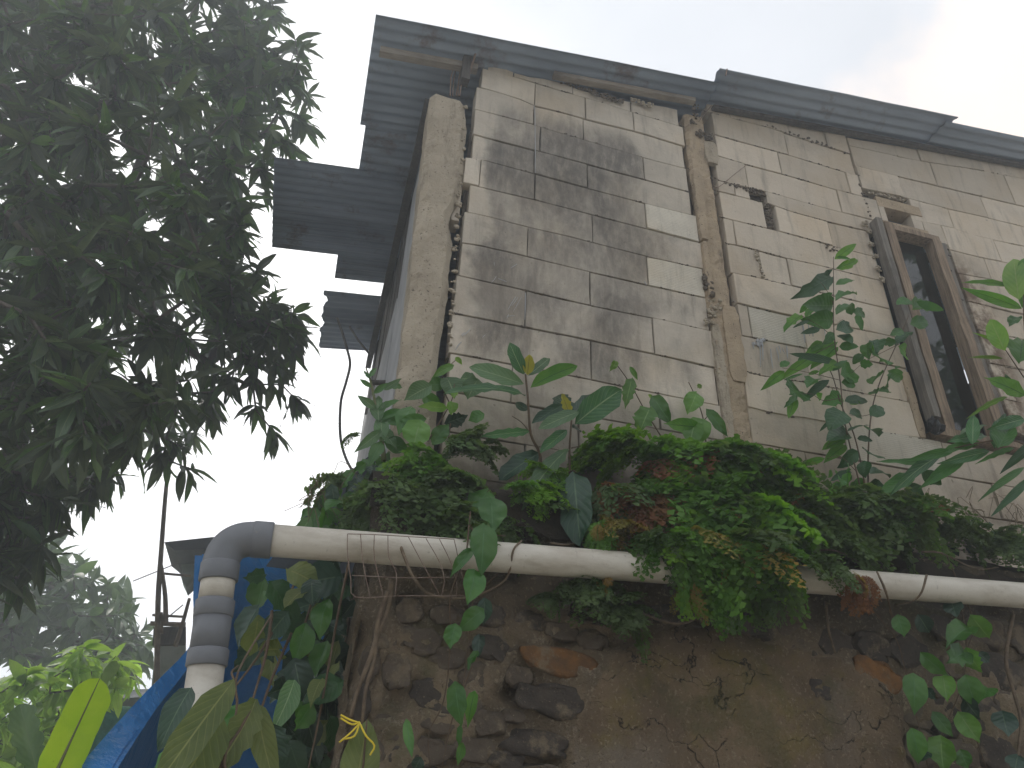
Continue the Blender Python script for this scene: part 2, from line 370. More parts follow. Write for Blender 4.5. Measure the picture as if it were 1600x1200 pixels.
class MB:
    def __init__(s): s.v = []; s.f = []
    def add(s, v, f):
        n = len(s.v); s.v += [Vector(p) for p in v]; s.f += [tuple(i + n for i in q) for q in f]; return s
    def box(s, a, b, j=0):
        x0, y0, z0 = a; x1, y1, z1 = b
        v = [(x + R(-j, j), y + R(-j, j), z + R(-j, j)) for z in (z0, z1) for x, y in ((x0, y0), (x1, y0), (x1, y1), (x0, y1))]
        return s.add(v, [(3, 2, 1, 0), (4, 5, 6, 7), (0, 1, 5, 4), (1, 2, 6, 5), (2, 3, 7, 6), (3, 0, 4, 7)])
    def tube(s, pts, r, n=8, cap=True):
        s.add(*tube(pts, r, n, cap)); return s
    def build(s, name, m, parent=None, smooth=False, org=None): return obj(name, s.v, s.f, m, parent, None, smooth, org)
def smoothpath(pts, k=4):
    pts = [Vector(p) for p in pts]
    if len(pts) < 3: return [pts[0].lerp(pts[-1], i / k) for i in range(k + 1)]
    out = []
    P = [pts[0] * 2 - pts[1]] + pts + [pts[-1] * 2 - pts[-2]]
    for i in range(1, len(P) - 2):
        a, b, c, d = P[i - 1:i + 3]
        for j in range(k):
            t = j / k
            out.append(.5 * ((2 * b) + (c - a) * t + (2 * a - 5 * b + 4 * c - d) * t * t + (3 * b - a - 3 * c + d) * t ** 3))
    out.append(pts[-1]); return out
def tube(pts, r, n=8, cap=True):
    pts = [Vector(p) for p in pts]; N = len(pts)
    rr = r if isinstance(r, (list, tuple)) else [r] * N
    if len(rr) == 2 and N != 2: rr = [rr[0] + (rr[1] - rr[0]) * i / (N - 1) for i in range(N)]
    v = []; f = []; up = None
    for i, p in enumerate(pts):
        t = (pts[min(i + 1, N - 1)] - pts[max(i - 1, 0)]);
        if t.length < 1e-7: t = Vector((0, 0, 1))
        t.normalize()
        if up is None: up = Vector((0, 0, 1)) if abs(t.z) < .9 else Vector((1, 0, 0))
        a = t.cross(up)
        if a.length < 1e-4: a = t.cross(Vector((1, .3, 0)))
        a.normalize(); b = a.cross(t).normalized(); up = b
        for k in range(n):
            an = 2 * math.pi * k / n; v.append(p + (a * math.cos(an) + b * math.sin(an)) * rr[i])
    for i in range(N - 1):
        for k in range(n): f.append((i * n + k, (i + 1) * n + k, (i + 1) * n + (k + 1) % n, i * n + (k + 1) % n))
    if cap: f.append(tuple(range(n))); f.append(tuple(range((N - 1) * n, N * n))[::-1])
    return v, f
def blob(c, r, seed, sub=2, amp=.25, fr=1.6):
    import bmesh
    bm = bmesh.new(); bmesh.ops.create_icosphere(bm, subdivisions=sub, radius=1)
    v = []
    for q in bm.verts:
        d = q.co.normalized(); k = 1 + amp * noise.noise(d * fr + Vector((seed * 3.1, seed * 1.7, seed)))
        v.append(Vector(c) + Vector((d.x * r[0], d.y * r[1], d.z * r[2])) * k)
    f = [tuple(x.index for x in q.verts) for q in bm.faces]; bm.free(); return v, f
def fbm(p, o=4): return noise.fractal(Vector(p), 1.0, 2.0, o)

# ------------------------------------------------------------------ leaves
def leaf_shape(kind, t):
    if kind == 'lance': return math.sin(math.pi * t ** .8) ** .9 * (1 - .15 * t)
    if kind == 'heart': return math.sin(math.pi / 2 * t / .26) ** .45 if 0 < t < .26 else (0 if t <= 0 else math.cos(math.pi / 2 * (t - .26) / .74) ** 1.15 * (1 + .18 * math.sin(math.pi * (t - .26) / .74)))
    if kind == 'ovate': return math.sin(math.pi * t ** .75) ** .75
    if kind == 'oblong': return min(1, (math.sin(math.pi * t) * 1.25)) ** .7
    if kind == 'banana': return min(1, 1.3 * math.sin(math.pi * t ** 1.15) ** .55)
    return math.sin(math.pi * t)
def leafgeo(kind, wr, droop=.15, fold=.25, seg=8, cols=4, wave=0., twist=0., seed=0, notch=0):
    """unit-length leaf along +X, width ratio wr, normal +Z"""
    v = []; uv = []; f = []
    for i in range(seg + 1):
        t = i / seg; w = leaf_shape(kind, t) * wr * .5
        if i == 0 and kind != 'heart': w = wr * .03
        if i == seg: w = wr * .006
        cx = t; cz = -droop * t * t
        tw = twist * t
        for j in range(cols + 1):
            s_ = (j / cols) * 2 - 1
            y = s_ * w; z = abs(s_) * w * fold + wave * wr * math.sin(t * 17 + seed + (2 if s_ > 0 else 0)) * abs(s_) * .5
            back = 0
            if kind == 'heart' and t < .3: back = -abs(s_) ** 1.3 * .20 * (1 - t / .3)
            n_ = notch * max(0, math.sin(t * 31 + seed * 3 + s_ * 2)) * abs(s_)
            y *= (1 - n_)
            v.append((cx + back + abs(s_) * w * .15, y * math.cos(tw) - z * math.sin(tw), cz + z * math.cos(tw) + y * math.sin(tw)))
            uv.append((t, .5 + s_ * .5))
    for i in range(seg):
        for j in range(cols):
            a = i * (cols + 1) + j; f.append((a, a + cols + 1, a + cols + 2, a + 1))
    return v, f, uv
LM = {}
def leafmesh(kind, m, wr, var=0, **k):
    key = (kind, m, round(wr, 1), var, tuple(sorted(k.items())))
    if key not in LM:
        rs = random.Random(sum(map(ord, kind)) * 131 + int(round(wr, 1) * 10) * 17 + var)
        kk = dict(droop=rs.uniform(.08, .45), fold=rs.uniform(.1, .5), wave=rs.uniform(.04, .24), twist=rs.uniform(-.6, .6), seed=var * 2.3)
        if var == 5: kk['notch'] = .3
        kk.update(k)
        v, f, uv = leafgeo(kind, round(wr, 1) if wr > .15 else wr, **kk)
        me = mesh('leaf', v, f, uv, True); me.materials.append(M[m]); LM[key] = me
    return LM[key]
def frame(base, tip, nh):
    x = (tip - base); L = x.length; x = x / L
    z = nh - x * nh.dot(x)
    if z.length < 1e-3: z = Vector((0, 0, 1)) - x * x.z
    z.normalize(); y = z.cross(x)
    return Matrix(((x.x * L, y.x * L, z.x * L, base.x), (x.y * L, y.y * L, z.y * L, base.y), (x.z * L, y.z * L, z.z * L, base.z), (0, 0, 0, 1)))
def leaf(parent, base, tip, wr, m, kind='ovate', nh=None, name='leaf', **k):
    if nh is None:
        nh = (Vector(CAM) - base).normalized() + Vector((R(-.5, .5), R(-.5, .5), R(-.2, .9)))
    return link(name, leafmesh(kind, m, wr, random.randrange(6), **k), None, parent, mw=frame(base, tip, nh))
def joined_leaves(name, lst, me_list, m, parent, kind='stuff'):
    """lst: [(matrix, which)]"""
    data = []
    for me in me_list:
        co = np.empty(len(me.vertices) * 3); me.vertices.foreach_get('co', co); co = co.reshape(-1, 3)
        fa = np.array([list(p.vertices) for p in me.polygons]); l = me.uv_layers[0]
        uv = np.empty(len(me.loops) * 2); l.data.foreach_get('uv', uv); data.append((co, fa, uv))
    V = []; Fa = []; U = []; n = 0
    for mw, w in lst:
        co, fa, uv = data[w]; A = np.array(mw)
        V.append(co @ A[:3, :3].T + A[:3, 3]); Fa.append(fa + n); U.append(uv); n += len(co)
    V = np.concatenate(V); Fa = np.concatenate(Fa); U = np.concatenate(U)
    org = WL[parent.name] if parent else Vector((0, 0, 0)); V = V - np.array(org)
    me = bpy.data.meshes.new(name); me.vertices.add(len(V)); me.vertices.foreach_set('co', V.astype(np.float32).ravel())
    me.loops.add(Fa.size); me.loops.foreach_set('vertex_index', Fa.astype(np.int32).ravel())
    me.polygons.add(len(Fa)); me.polygons.foreach_set('loop_start', (np.arange(len(Fa)) * 4).astype(np.int32))
    me.polygons.foreach_set('loop_total', np.full(len(Fa), 4, dtype=np.int32))
    l = me.uv_layers.new(name='UVMap'); l.data.foreach_set('uv', U.astype(np.float32))
    me.update(calc_edges=True); me.shade_smooth()
    o = link(name, me, m, parent, org); o['kind'] = 'stuff'; return o
def inpoly(x, y, P):
    c = False; j = len(P) - 1
    for i in range(len(P)):
        if (P[i][1] > y) != (P[j][1] > y) and x < (P[j][0] - P[i][0]) * (y - P[i][1]) / (P[j][1] - P[i][1]) + P[i][0]: c = not c
        j = i
    return c
def crown(root, mats, me_list, whorls, n_leaf, L, spread, nparts, start, r0=.12, twig=.004, bark='bark', droop=.5):
    """whorls: list of world points where twigs end; builds limbs that reach them and leaves round them"""
    start = [Vector(p) for p in start]
    nodes = [(p, i - 1) for i, p in enumerate(start)]
    base = start[-1]
    order = sorted(whorls, key=lambda p: (p - base).length)
    P = np.zeros((len(nodes) + len(order) * 2, 3)); cnt = 0
    for p, _ in nodes: P[cnt] = p; cnt += 1
    par = [i for _, i in nodes]; pos = [p for p, _ in nodes]
    for w in order:
        d = np.linalg.norm(P[:cnt] - np.array(w), axis=1) + .12 * np.linalg.norm(P[:cnt] - np.array(base), axis=1) * 0
        k = int(np.argmin(d)); a = pos[k]
        if d[k] > .35:
            m = a.lerp(w, .5) + Vector((R(-.05, .05), R(-.05, .05), R(.0, .12)))
            P[cnt] = m; pos.append(m); par.append(k); k = cnt; cnt += 1
        P[cnt] = w; pos.append(w); par.append(k); cnt += 1
    wt = [1.] * cnt
    for i in range(cnt - 1, 0, -1):
        if par[i] >= 0: wt[par[i]] += wt[i]
    rad = [min(r0, twig * (w ** .42)) for w in wt]
    tr = MB(); br = MB()
    for i in range(1, cnt):
        a = pos[par[i]]; b = pos[i]; ra = min(rad[par[i]], rad[i] * 1.35); n = 8 if rad[i] > .02 else (5 if rad[i] > .008 else 3)
        tgt = tr if i < len(start) else br
        if i < len(start): ra = rad[par[i]]
        tgt.tube([a, b], [ra, rad[i]], n, False)
    tr.build('trunk', bark, root, True, WL[root.name]); br.build('limbs', bark, root, True, WL[root.name])['kind'] = 'stuff'
    L_ = []
    ends = [(pos[i], (pos[i] - pos[par[i]]).normalized()) for i in range(len(start), cnt)]
    for p, d in ends:
        n = int(R(n_leaf * .6, n_leaf * 1.3))
        for k in range(n):
            an = k * 2.4 + R(-.3, .3); a = d.orthogonal().normalized(); b = d.cross(a)
            dr = (d * R(.1, .9) + (a * math.cos(an) + b * math.sin(an)) * R(.6, 1.1) * spread); dr.z -= droop * R(.4, 1.3); dr.normalize()
            l = L * R(.6, 1.25); bs = p - d * R(0, .10)
            nh = Vector((R(-.6, .6), R(-.6, .6), 1)) if abs(dr.z) < .8 else Vector((R(-1, 1), R(-1, 1), .2))
            L_.append((frame(bs, bs + dr * l, nh), random.randrange(len(me_list)), bs, l))
    def key(q):
        x, y, dz = PIX(q[2])
        if dz <= 0 or not (0 <= x <= 1600 and 0 <= y <= 1200): return 0
        return q[3] / dz
    L_.sort(key=key, reverse=True)
    for mw, w, _, _ in L_[:nparts]: link('leaf', me_list[w], None, root, mw=mw)
    for mt in sorted({me.materials[0].name for me in me_list}):
        q = [(a, b) for a, b, _, _ in L_[nparts:] if me_list[b].materials[0].name == mt]
        if q: joined_leaves('foliage', q, me_list, bpy.data.materials[mt], root)
    return root

# ------------------------------------------------------------------ ground
g = obj('ground', [(-300, -300, 0), (300, -300, 0), (300, 300, 0), (-300, 300, 0)], [(0, 1, 2, 3)], 'earth'); tag(g, kind='structure')

# ================================================================== HOUSE
house = empty('house', (2.5, 4.8, 2.75), 'old house of pale aerated blocks with mould stains under a corrugated iron roof', 'house')
def wl_line(pts): # photo line -> (x, z) on the wall face
    q = sorted(((w := W(px, py, 3.0)).x, w.z) for px, py in pts); return np.array(q)
def zi(line, x): return float(np.interp(x, line[:, 0], line[:, 1]))
nblk = [0]
def block(x0, x1, top, bot, m, gap=.003, dep=.1, y0=3.0, yj=.003, edgej=.0022):
    if x1 - x0 < .02: return
    x0 += gap * R(.5, 1.2); x1 -= gap * R(.5, 1.2)
    n = max(2, min(6, int((x1 - x0) / .11) + 1)); o = []
    for i in range(n + 1):
        x = x0 + (x1 - x0) * i / n; o.append((x + R(-.001, .001), zi(bot, x) + gap * R(.3, 1.1) + R(0, edgej)))
    h = zi(top, x1) - zi(bot, x1)
    if h > .08: o.append((x1 - R(0, edgej), zi(bot, x1) + h * R(.35, .65)))
    for i in range(n, -1, -1):
        x = x0 + (x1 - x0) * i / n; o.append((x + R(-.001, .001), zi(top, x) - gap * R(.3, 1.1) - R(0, edgej)))
    if h > .08: o.append((x0 + R(0, edgej), zi(bot, x0) + h * R(.35, .65)))
    k = len(o); yo = y0 + R(-yj, yj); tx = R(-.004, .004); tz = R(-.012, .012)
    cx = sum(p[0] for p in o) / k; cz = sum(p[1] for p in o) / k; c = .0022
    def yy(x, z): return yo + (x - cx) * tx + (z - cz) * tz
    v = [];
    for x, z in o:
        dx = cx - x; dz = cz - z; l = math.hypot(dx, dz) or 1
        v.append((x + (c if dx > 0 else -c), yy(x, z), z + (c if dz > 0 else -c)))
    for x, z in o: v.append((x, yy(x, z) + c * R(.9, 2.4), z))
    for x, z in o: v.append((x, y0 + dep, z))
    f = [tuple(range(k))]
    for a in (0, k):
        for i in range(k): f.append((a + i, a + k + i, a + k + (i + 1) % k, a + (i + 1) % k))
    f.append(tuple(range(2 * k, 3 * k))[::-1])
    nblk[0] += 1
    return obj('block', v, [q[::-1] for q in f], m, house)
# ---- first bay (between corner column and middle column)
B = [[(757, 103), (800, 104), (806, 120), (838, 120), (893, 133), (897, 137), (985, 158), (1050, 168), (1061, 172)],
     [(757, 107), (808, 121), (837, 130), (877, 142), (930, 156), (985, 174), (1062, 197)],
     [(745, 136), (754, 137), (817, 157), (834, 165), (877, 175), (930, 190), (996, 206), (1071, 229)],
     [(743, 171), (834, 195), (915, 219), (1005, 246), (1071, 263)],
     [(741, 210), (840, 236), (900, 252), (1008, 281), (1077, 300)],
     [(727, 246), (753, 249), (835, 271), (900, 289), (973, 308), (1005, 317), (1082, 336)],
     [(736, 288), (785, 300), (837, 312), (930, 336), (1012, 357), (1094, 379)],
     [(727, 331), (752, 336), (825, 355), (900, 372), (1008, 400), (1103, 421)],
     [(724, 380), (750, 384), (807, 397), (900, 420), (1016, 446), (1101, 465)],
     [(715, 430), (822, 454), (930, 479), (1022, 497), (1112, 517)],
     [(709, 489), (820, 511), (900, 527), (1026, 554), (1115, 574)],
     [(712, 552), (759, 561), (900, 588), (989, 607), (1126, 634)]]
Bl = [wl_line(b) for b in B]
for z in (3.39, 3.18, 2.97, 2.76): Bl.append(np.array([(.45, z), (1.95, z - .01)]))
J = [[(803, 112), (895, 140), (986, 166)], [(836, 148), (915, 168), (990, 190)], [(834, 182), (912, 202)], [(844, 222), (1006, 263)],
     [(835, 254), (918, 276)], [(750, 268), (836, 292), (1009, 337)], [(926, 357)], [(824, 380), (1012, 424)], [(922, 448)],
     [(821, 482), (1021, 525)], [(924, 563)], [(800, 600), (1030, 632)], [(905, 680)], [(820, 720), (1060, 730)], [(930, 770)]]
EL = [.535, .50, .475, .478, .485, .448, .49, .472, .474, .462, .46, .47, .47, .47, .47]
ER = [1.845, 1.87, 1.852, 1.858, 1.86, 1.885, 1.90, 1.885, 1.885, 1.892, 1.885, 1.89, 1.89, 1.89, 1.89]
for r in range(15):
    xs = [EL[r]] + [W(px, py).x for px, py in J[r]] + [ER[r]]
    for i in range(len(xs) - 1):
        m = 'block1'
        if r == 5 and i == 3: m = 'blockc'
        if r == 7 and i == 2: m = 'blockc'
        block(xs[i], xs[i + 1], Bl[r], Bl[r + 1], m, yj=.005)
# ---- second bay, left of the window
Mleft = [[(1090, 157), (1155, 172), (1218, 186), (1288, 205), (1330, 214)],
         [(1095, 172), (1147, 186), (1203, 200), (1226, 208), (1330, 241)],
         [(1114, 210), (1172, 226), (1235, 243), (1338, 274)],
         [(1102, 241), (1118, 243), (1165, 257), (1223, 272), (1305, 296), (1355, 309)],
         [(1109, 279), (1148, 289), (1196, 299), (1270, 320), (1367, 345)],
         [(1111, 296), (1153, 306), (1200, 318), (1235, 331), (1295, 347), (1344, 358)],
         [(1117, 337), (1145, 344), (1201, 357), (1297, 383), (1360, 399)],
         [(1124, 378), (1152, 383), (1230, 404), (1285, 416), (1360, 435)],
         [(1134, 424), (1185, 434), (1239, 447), (1360, 476)],
         [(1141, 471), (1220, 490), (1360, 518)],
         [(1160, 524), (1196, 531), (1257, 543), (1380, 568)],
         [(1165, 580), (1187, 586), (1257, 597), (1310, 607), (1423, 628)],
         [(1168, 636), (1215, 648), (1270, 655), (1362, 673), (1451, 687)]]
Ml = [wl_line(b) for b in Mleft]
Ml[0] = np.array([(2.0, 5.965), (4.6, 6.30)]) if False else Ml[0]
JL = [[(1140, 180), (1232, 205), (1290, 215)], [(1229, 228)], [(1219, 258), (1325, 285)], [(1166, 275), (1312, 316)],
      [(1148, 297), (1172, 303), (1197, 311)], [(1196, 338), (1214, 343), (1297, 365)], [(1148, 364)], [(1188, 412), (1233, 424)],
      [(1290, 480)], [(1172, 500), (1256, 515)], [(1262, 570)], [(1305, 630)]]
WX0, WX1 = 3.155, 3.80     # window opening with its timbers
LE = [2.07, 2.10, 2.10, 2.07, 2.07, 2.07, 2.07, 2.07, 2.08, 2.08, 2.06, 2.05]
RE = [3.19, 3.19, 3.20, 3.30, 3.30, 3.155, 3.155, 3.155, 3.155, 3.155, 3.155, 3.12]
for r in range(12):
    xs = [LE[r]] + [W(px, py).x for px, py in JL[r]] + [RE[r]]
    for i in range(len(xs) - 1):
        if r == 5 and i == 1: continue       # mud filled slot
        if r == 4 and i == 2: continue
        m = 'blockc' if (r in (9,) and i == 1) else 'block2'
        block(xs[i], xs[i + 1], Ml[r], Ml[r + 1], m, yj=.004)
# ---- second bay, right of / above the window
Mr = [[(1334, 216), (1393, 225), (1512, 247), (1600, 260)],
      [(1327, 227), (1374, 237), (1407, 245), (1453, 254), (1520, 264), (1600, 279)],
      [(1337, 259), (1404, 275), (1465, 290), (1600, 322)],
      [(1350, 295), (1418, 309), (1479, 325), (1544, 340), (1600, 354)],
      [(1368, 330), (1435, 345), (1490, 356), (1518, 366), (1565, 377), (1600, 384)],
      [(1474, 388), (1526, 401), (1572, 410), (1600, 417)],
      [(1498, 427), (1574, 441), (1600, 446)], [(1518, 472), (1572, 485), (1600, 491)], [(1526, 515), (1600, 530)],
      [(1535, 565), (1600, 578)], [(1550, 620), (1600, 630)], [(1565, 672), (1600, 679)]]
Mr = [wl_line(b) for b in Mr]
JR = [[], [(1460, 275), (1575, 290)], [(1408, 293), (1538, 322)], [(1425, 325), (1486, 340)], [(1560, 395)], [(1545, 425)], [], [(1560, 510)], [], [(1580, 600)], []]
for r in range(11):
    x0 = 3.205 if r < 3 else (3.30 if r == 3 else WX1)
    xs = [x0] + [x for x in (W(px, py).x for px, py in JR[r]) if x > x0 + .05]
    x = xs[-1] + .62 + (r % 2) * .15
    while x < 6.4: xs.append(x); x += R(.58, .66)
    xs.append(6.6)
    for i in range(len(xs) - 1):
        if r == 3 and xs[i] < 3.35: continue      # the vent hole
        top, bot = Mr[r].copy(), Mr[r + 1].copy()
        for q in (top, bot):
            if r > 0 or q is bot: q[-1, 1] = q[-1, 1]
        if r == 0: top = np.vstack([top, [6.6, top[-1, 1] + .23]])
        if r in (0,) : bot = np.vstack([bot, [6.6, bot[-1, 1] + .1]])
        block(xs[i], xs[i + 1], top, bot, 'block2', yj=.004)
# ---- rows under the window
zs = [3.615, 3.40, 3.19, 2.98, 2.77]
for r in range(4):
    x = 2.05 + (0, .3, .12, .4)[r]; xs = [2.05] + ([x] if x > 2.2 else [])
    while xs[-1] < 6.2: xs.append(xs[-1] + R(.5, .64))
    for i in range(len(xs) - 1):
        t = np.array([(2, zs[r] + .0), (6.7, zs[r] + .03)]); b = np.array([(2, zs[r + 1]), (6.7, zs[r + 1] + .03)])
        block(xs[i], xs[i + 1], t, b, 'blockc' if i % 3 == 1 and r == 0 else 'block2', yj=.004)
# backing core of the wall: real thickness behind the joints
def panel(name, x0, x1, z0, z1, y0=3.055, y1=3.098, m='core'):
    return MB().box((x0, y0, z0), (x1, y1, z1)).build(name, m, house)
panel('wall_core', .47, 3.19, 2.75, 5.22); panel('wall_core', .53, 3.19, 5.222, 5.72); panel('wall_core', 3.82, 6.6, 2.75, 5.5)
panel('wall_core', 3.192, 3.818, 2.75, 3.66); panel('wall_core', 3.192, 3.30, 5.26, 5.6); panel('wall_core', 3.66, 3.818, 5.26, 5.5)
panel('wall_core', 3.192, 6.6, 5.604, 5.92)
# vent hole: lintel crumbs, ledge and cheeks
MB().box((3.30, 2.997, 5.235), (3.66, 3.097, 5.31), .003).build('vent_ledge', 'beige', house)
MB().box((3.30, 2.999, 5.445), (3.66, 3.097, 5.535), .003).build('vent_lintel', 'beige', house)
MB().box((3.647, 3.003, 5.236), (3.80, 3.09, 5.49), .003).build('wall_patch', 'block2', house)
MB().box((3.346, 3.05, 5.312), (3.564, 3.097, 5.35), .003).build('vent_back', 'beige', house)
MB().box((3.30, 3.0, 5.312), (3.345, 3.097, 5.443), .003).build('vent_cheek', 'block2', house)
MB().box((3.565, 3.004, 5.312), (3.645, 3.097, 5.443), .003).build('vent_cheek', 'block2', house)
# rough columns
def column(name, x0, x1, z0, z1, y0, dep, m, amp=.012, seed=0, step=.03, edge=None, cham=.02):
    nz_ = int((z1 - z0) / step); prof_n = 9; v = []; f = []
    for i in range(nz_ + 1):
        z = z0 + (z1 - z0) * i / nz_
        xl, xr = (x0, x1) if edge is None else edge(z)
        ring = [(xl, y0 + dep), (xl, y0 + cham)] + [(xl + cham + (xr - xl - 2 * cham) * k / 5, y0) for k in range(6)] + [(xr, y0 + cham), (xr, y0 + dep)]
        for k, (x, y) in enumerate(ring):
            p = Vector((x * 6, y * 6, z * 6 + seed)); q = Vector((x * 22, y * 22, z * 22 + seed))
            a = amp * (noise.noise(p) + .5 * noise.noise(q))
            ex = 1.6 if k in (1, 2, 7, 8) else .7
            v.append((x + (a * ex if k < 3 or k > 6 else 0), y + (a * ex + amp * .4 * noise.noise(q * 1.7) if 0 < k < 9 else 0), z))
    n = 10
    for i in range(nz_):
        for k in range(n - 1): f.append((i * n + k, i * n + k + 1, (i + 1) * n + k + 1, (i + 1) * n + k))
    f.append(tuple(range(n))[::-1]); f.append(tuple(range(nz_ * n, (nz_ + 1) * n)))
    return obj(name, v, f, m, house)
def cedge(z):
    t = (z - 2.75) / 2.65; e = .435 - .03 * max(0, noise.noise(Vector((0, 3, z * 4)))) - .035 * math.exp(-((z - 4.45) / .14) ** 2) + .012 * math.sin(z * 3)
    return (.262 - .055 * t, e)
cc = column('corner_column', .2, .43, 2.75, 5.37, 2.975, .2, 'concrete', .010, 1, .03, cedge, .035); cc['label'] = 'rough bare concrete corner column with rebar stubs'
def medge(z):
    return (1.902 - .01 * noise.noise(Vector((2, 3, z * 5))) - .012 * (z > 4.2), 2.045 + .018 * noise.noise(Vector((7, 3, z * 3))) + .02 * (z < 3.9) - .012 * (z > 5.2))
column('middle_column', 1.9, 2.05, 2.75, 5.86, 2.998, .12, 'beige', .016, 9, .025, medge, .018)
# cracked render strips and rubble lumps on the middle column
def ragged_slab(name, ol, or_, z0, z1, y, th, m, sd):
    n = int((z1 - z0) / .03); v = []; f = []
    for i in range(n + 1):
        z = z0 + (z1 - z0) * i / n; t = min(1, i / 2, (n - i) / 2)
        a = ol(z) + .008 * noise.noise(Vector((sd, 0, z * 25))); b = or_(z) + .012 * noise.noise(Vector((sd, 5, z * 18)))
        c = (a + b) / 2; a = c + (a - c) * (.75 + .25 * t); b = c + (b - c) * (.7 + .3 * t)
        yb = y + .004 * noise.noise(Vector((sd, 9, z * 12)))
        v += [(a, y + th, z), (a + .003, yb, z), ((a + b) / 2, yb - .003, z), (b - .003, yb, z), (b, y + th, z)]
    for i in range(n):
        for k in range(4): f.append((i * 5 + k, i * 5 + k + 1, i * 5 + k + 6, i * 5 + k + 5))
    f += [(4, 3, 2, 1, 0), tuple(n * 5 + k for k in range(5))]
    return obj(name, v, f, m, house)
ragged_slab('render_strip', lambda z: 1.885, lambda z: 1.945, 4.72, 5.3, 2.975, .03, 'beige', 1)
ragged_slab('render_strip', lambda z: 1.89, lambda z: 1.93, 4.3, 4.70, 2.978, .03, 'beige', 2)
ragged_slab('render_strip', lambda z: 1.885, lambda z: 1.945, 3.3, 4.1, 2.982, .02, 'concrete', 3)
ragged_slab('render_strip', lambda z: 1.965, lambda z: 2.07, 3.75, 4.25, 2.984, .02, 'beige', 4)
ragged_slab('render_strip', lambda z: 2.0, lambda z: 2.10, 5.42, 5.62, 2.985, .03, 'concrete', 8)
def lumps(name, pts, n, sp, r, m, y=2.985, parent=house):
    mb = MB()
    for _ in range(n):
        px, py = random.choice(pts); p = W(px + R(-sp, sp), py + R(-sp, sp), y + R(-.01, .012)); q = r * R(.5, 1.4)
        mb.add(*blob(p, (q, q * .6, q * R(.6, 1)), R(0, 50), 1, .5))
    o = mb.build(name, m, parent, True); o['kind'] = 'stuff'; return o
lumps('mortar_rubble', [(1103, 432), (1107, 445), (1112, 458), (1104, 440)], 40, 6, .014, 'mortar')
lumps('mortar_rubble', [(1112, 470), (1118, 485), (1110, 490), (1120, 475), (1108, 500)], 50, 7, .012, 'concrete')
lumps('mortar_rubble', [(1086, 165), (1088, 180), (1084, 190), (1093, 208), (1100, 212), (1108, 214)], 60, 5, .013, 'mortar')
lumps('mortar_fill', [(1200 + k * .25 * 1.2, 322 + k * 3.6) for k in range(11)], 90, 4.6, .011, 'mortar', 3.012)
lumps('mortar_fill', [(1112 + k * 4, 279 + k * 1.2) for k in range(22)], 80, 2.0, .008, 'mortar', 3.002)
lumps('mortar_fill', [(1150 + k * 4, 290 + k * 1.1) for k in range(12)], 60, 3.4, .009, 'mortar', 3.0)
lumps('mortar_fill', [(1294, 384), (1300, 388), (1306, 390)], 24, 3.5, .009, 'mortar', 3.0)
lumps('mortar_fill', [(1180 + k * 1.6, 391 + k * 5) for k in range(9)], 50, 2.2, .008, 'concrete', 3.0)
lumps('mortar_fill', [(1200 + k * 7, 196 + k * 2.4) for k in range(18)], 70, 2.5, .009, 'mortar', 3.0)
lumps('mortar_fill', [(880 + k * 6, 128 + k * 2.0) for k in range(16)], 70, 3.0, .011, 'mortar', 2.99)
lumps('mortar_fill', [(990 + k * 4, 156 + k * 1.2) for k in range(9)], 30, 3.0, .012, 'concrete', 2.98)
lumps('mortar_fill', [(1340 + k * 2.2, 275 + k * 7) for k in range(10)], 50, 2.4, .008, 'mortar', 3.0)
lumps('mortar_fill', [(1352, 350), (1358, 362), (1362, 380), (1368, 400), (1373, 420), (1378, 436)], 90, 4, .010, 'concrete', 2.985)
lumps('mortar_fill', [(1355 + k * 5, 298 + k * 1.3) for k in range(12)], 50, 2.6, .009, 'concrete', 3.0)
lumps('mortar_fill', [(1478 + k * 3.2, 390 + k * 11) for k in range(24)], 110, 4, .010, 'core', 2.998)
def joint_crumbs(lines, n, m):
    mb = MB()
    for _ in range(n):
        L = random.choice(lines); x = R(L[0, 0], L[-1, 0]); z = zi(L, x)
        if 3.1 < x < 3.85 and 3.6 < z < 5.6: continue
        for k in range(random.randrange(2, 6)):
            q = R(.002, .0055); mb.add(*blob((x + k * R(.004, .011), 2.998 + R(-.002, .003), z + R(-.005, .003)), (q * 1.5, q * .8, q), R(0, 50), 1, .6))
    mb.build('joint_crumbs', m, house, True)['kind'] = 'stuff'
joint_crumbs(Ml[1:], 150, 'mortar'); joint_crumbs(Mr[1:], 70, 'concrete'); joint_crumbs(Bl[1:12], 70, 'mortar')
# crumbly face of the gap by the corner column
lumps('mortar_rubble', [(727 - k * 1.1, 150 + k * 17) for k in range(24)], 70, 3.5, .012, 'concrete', 2.99)
# block stub wedged in the gap
block(.405, .455, np.array([(.4, 4.73), (.5, 4.73)]), np.array([(.4, 4.47), (.5, 4.47)]), 'block1', y0=3.03)
# rebar
for px, dy in ((704, 0), (707, .03), (713, .0), (716, .03), (719, -.02)):
    a = W(px + R(-1, 1), 150, 3.03 + dy); mb = MB(); mb.tube([a, a + Vector((R(-.01, .01), 0, .17)), a + Vector((R(-.02, .02), 0, .36))], .0042, 6)
    mb.build('rebar', 'rebar', house)
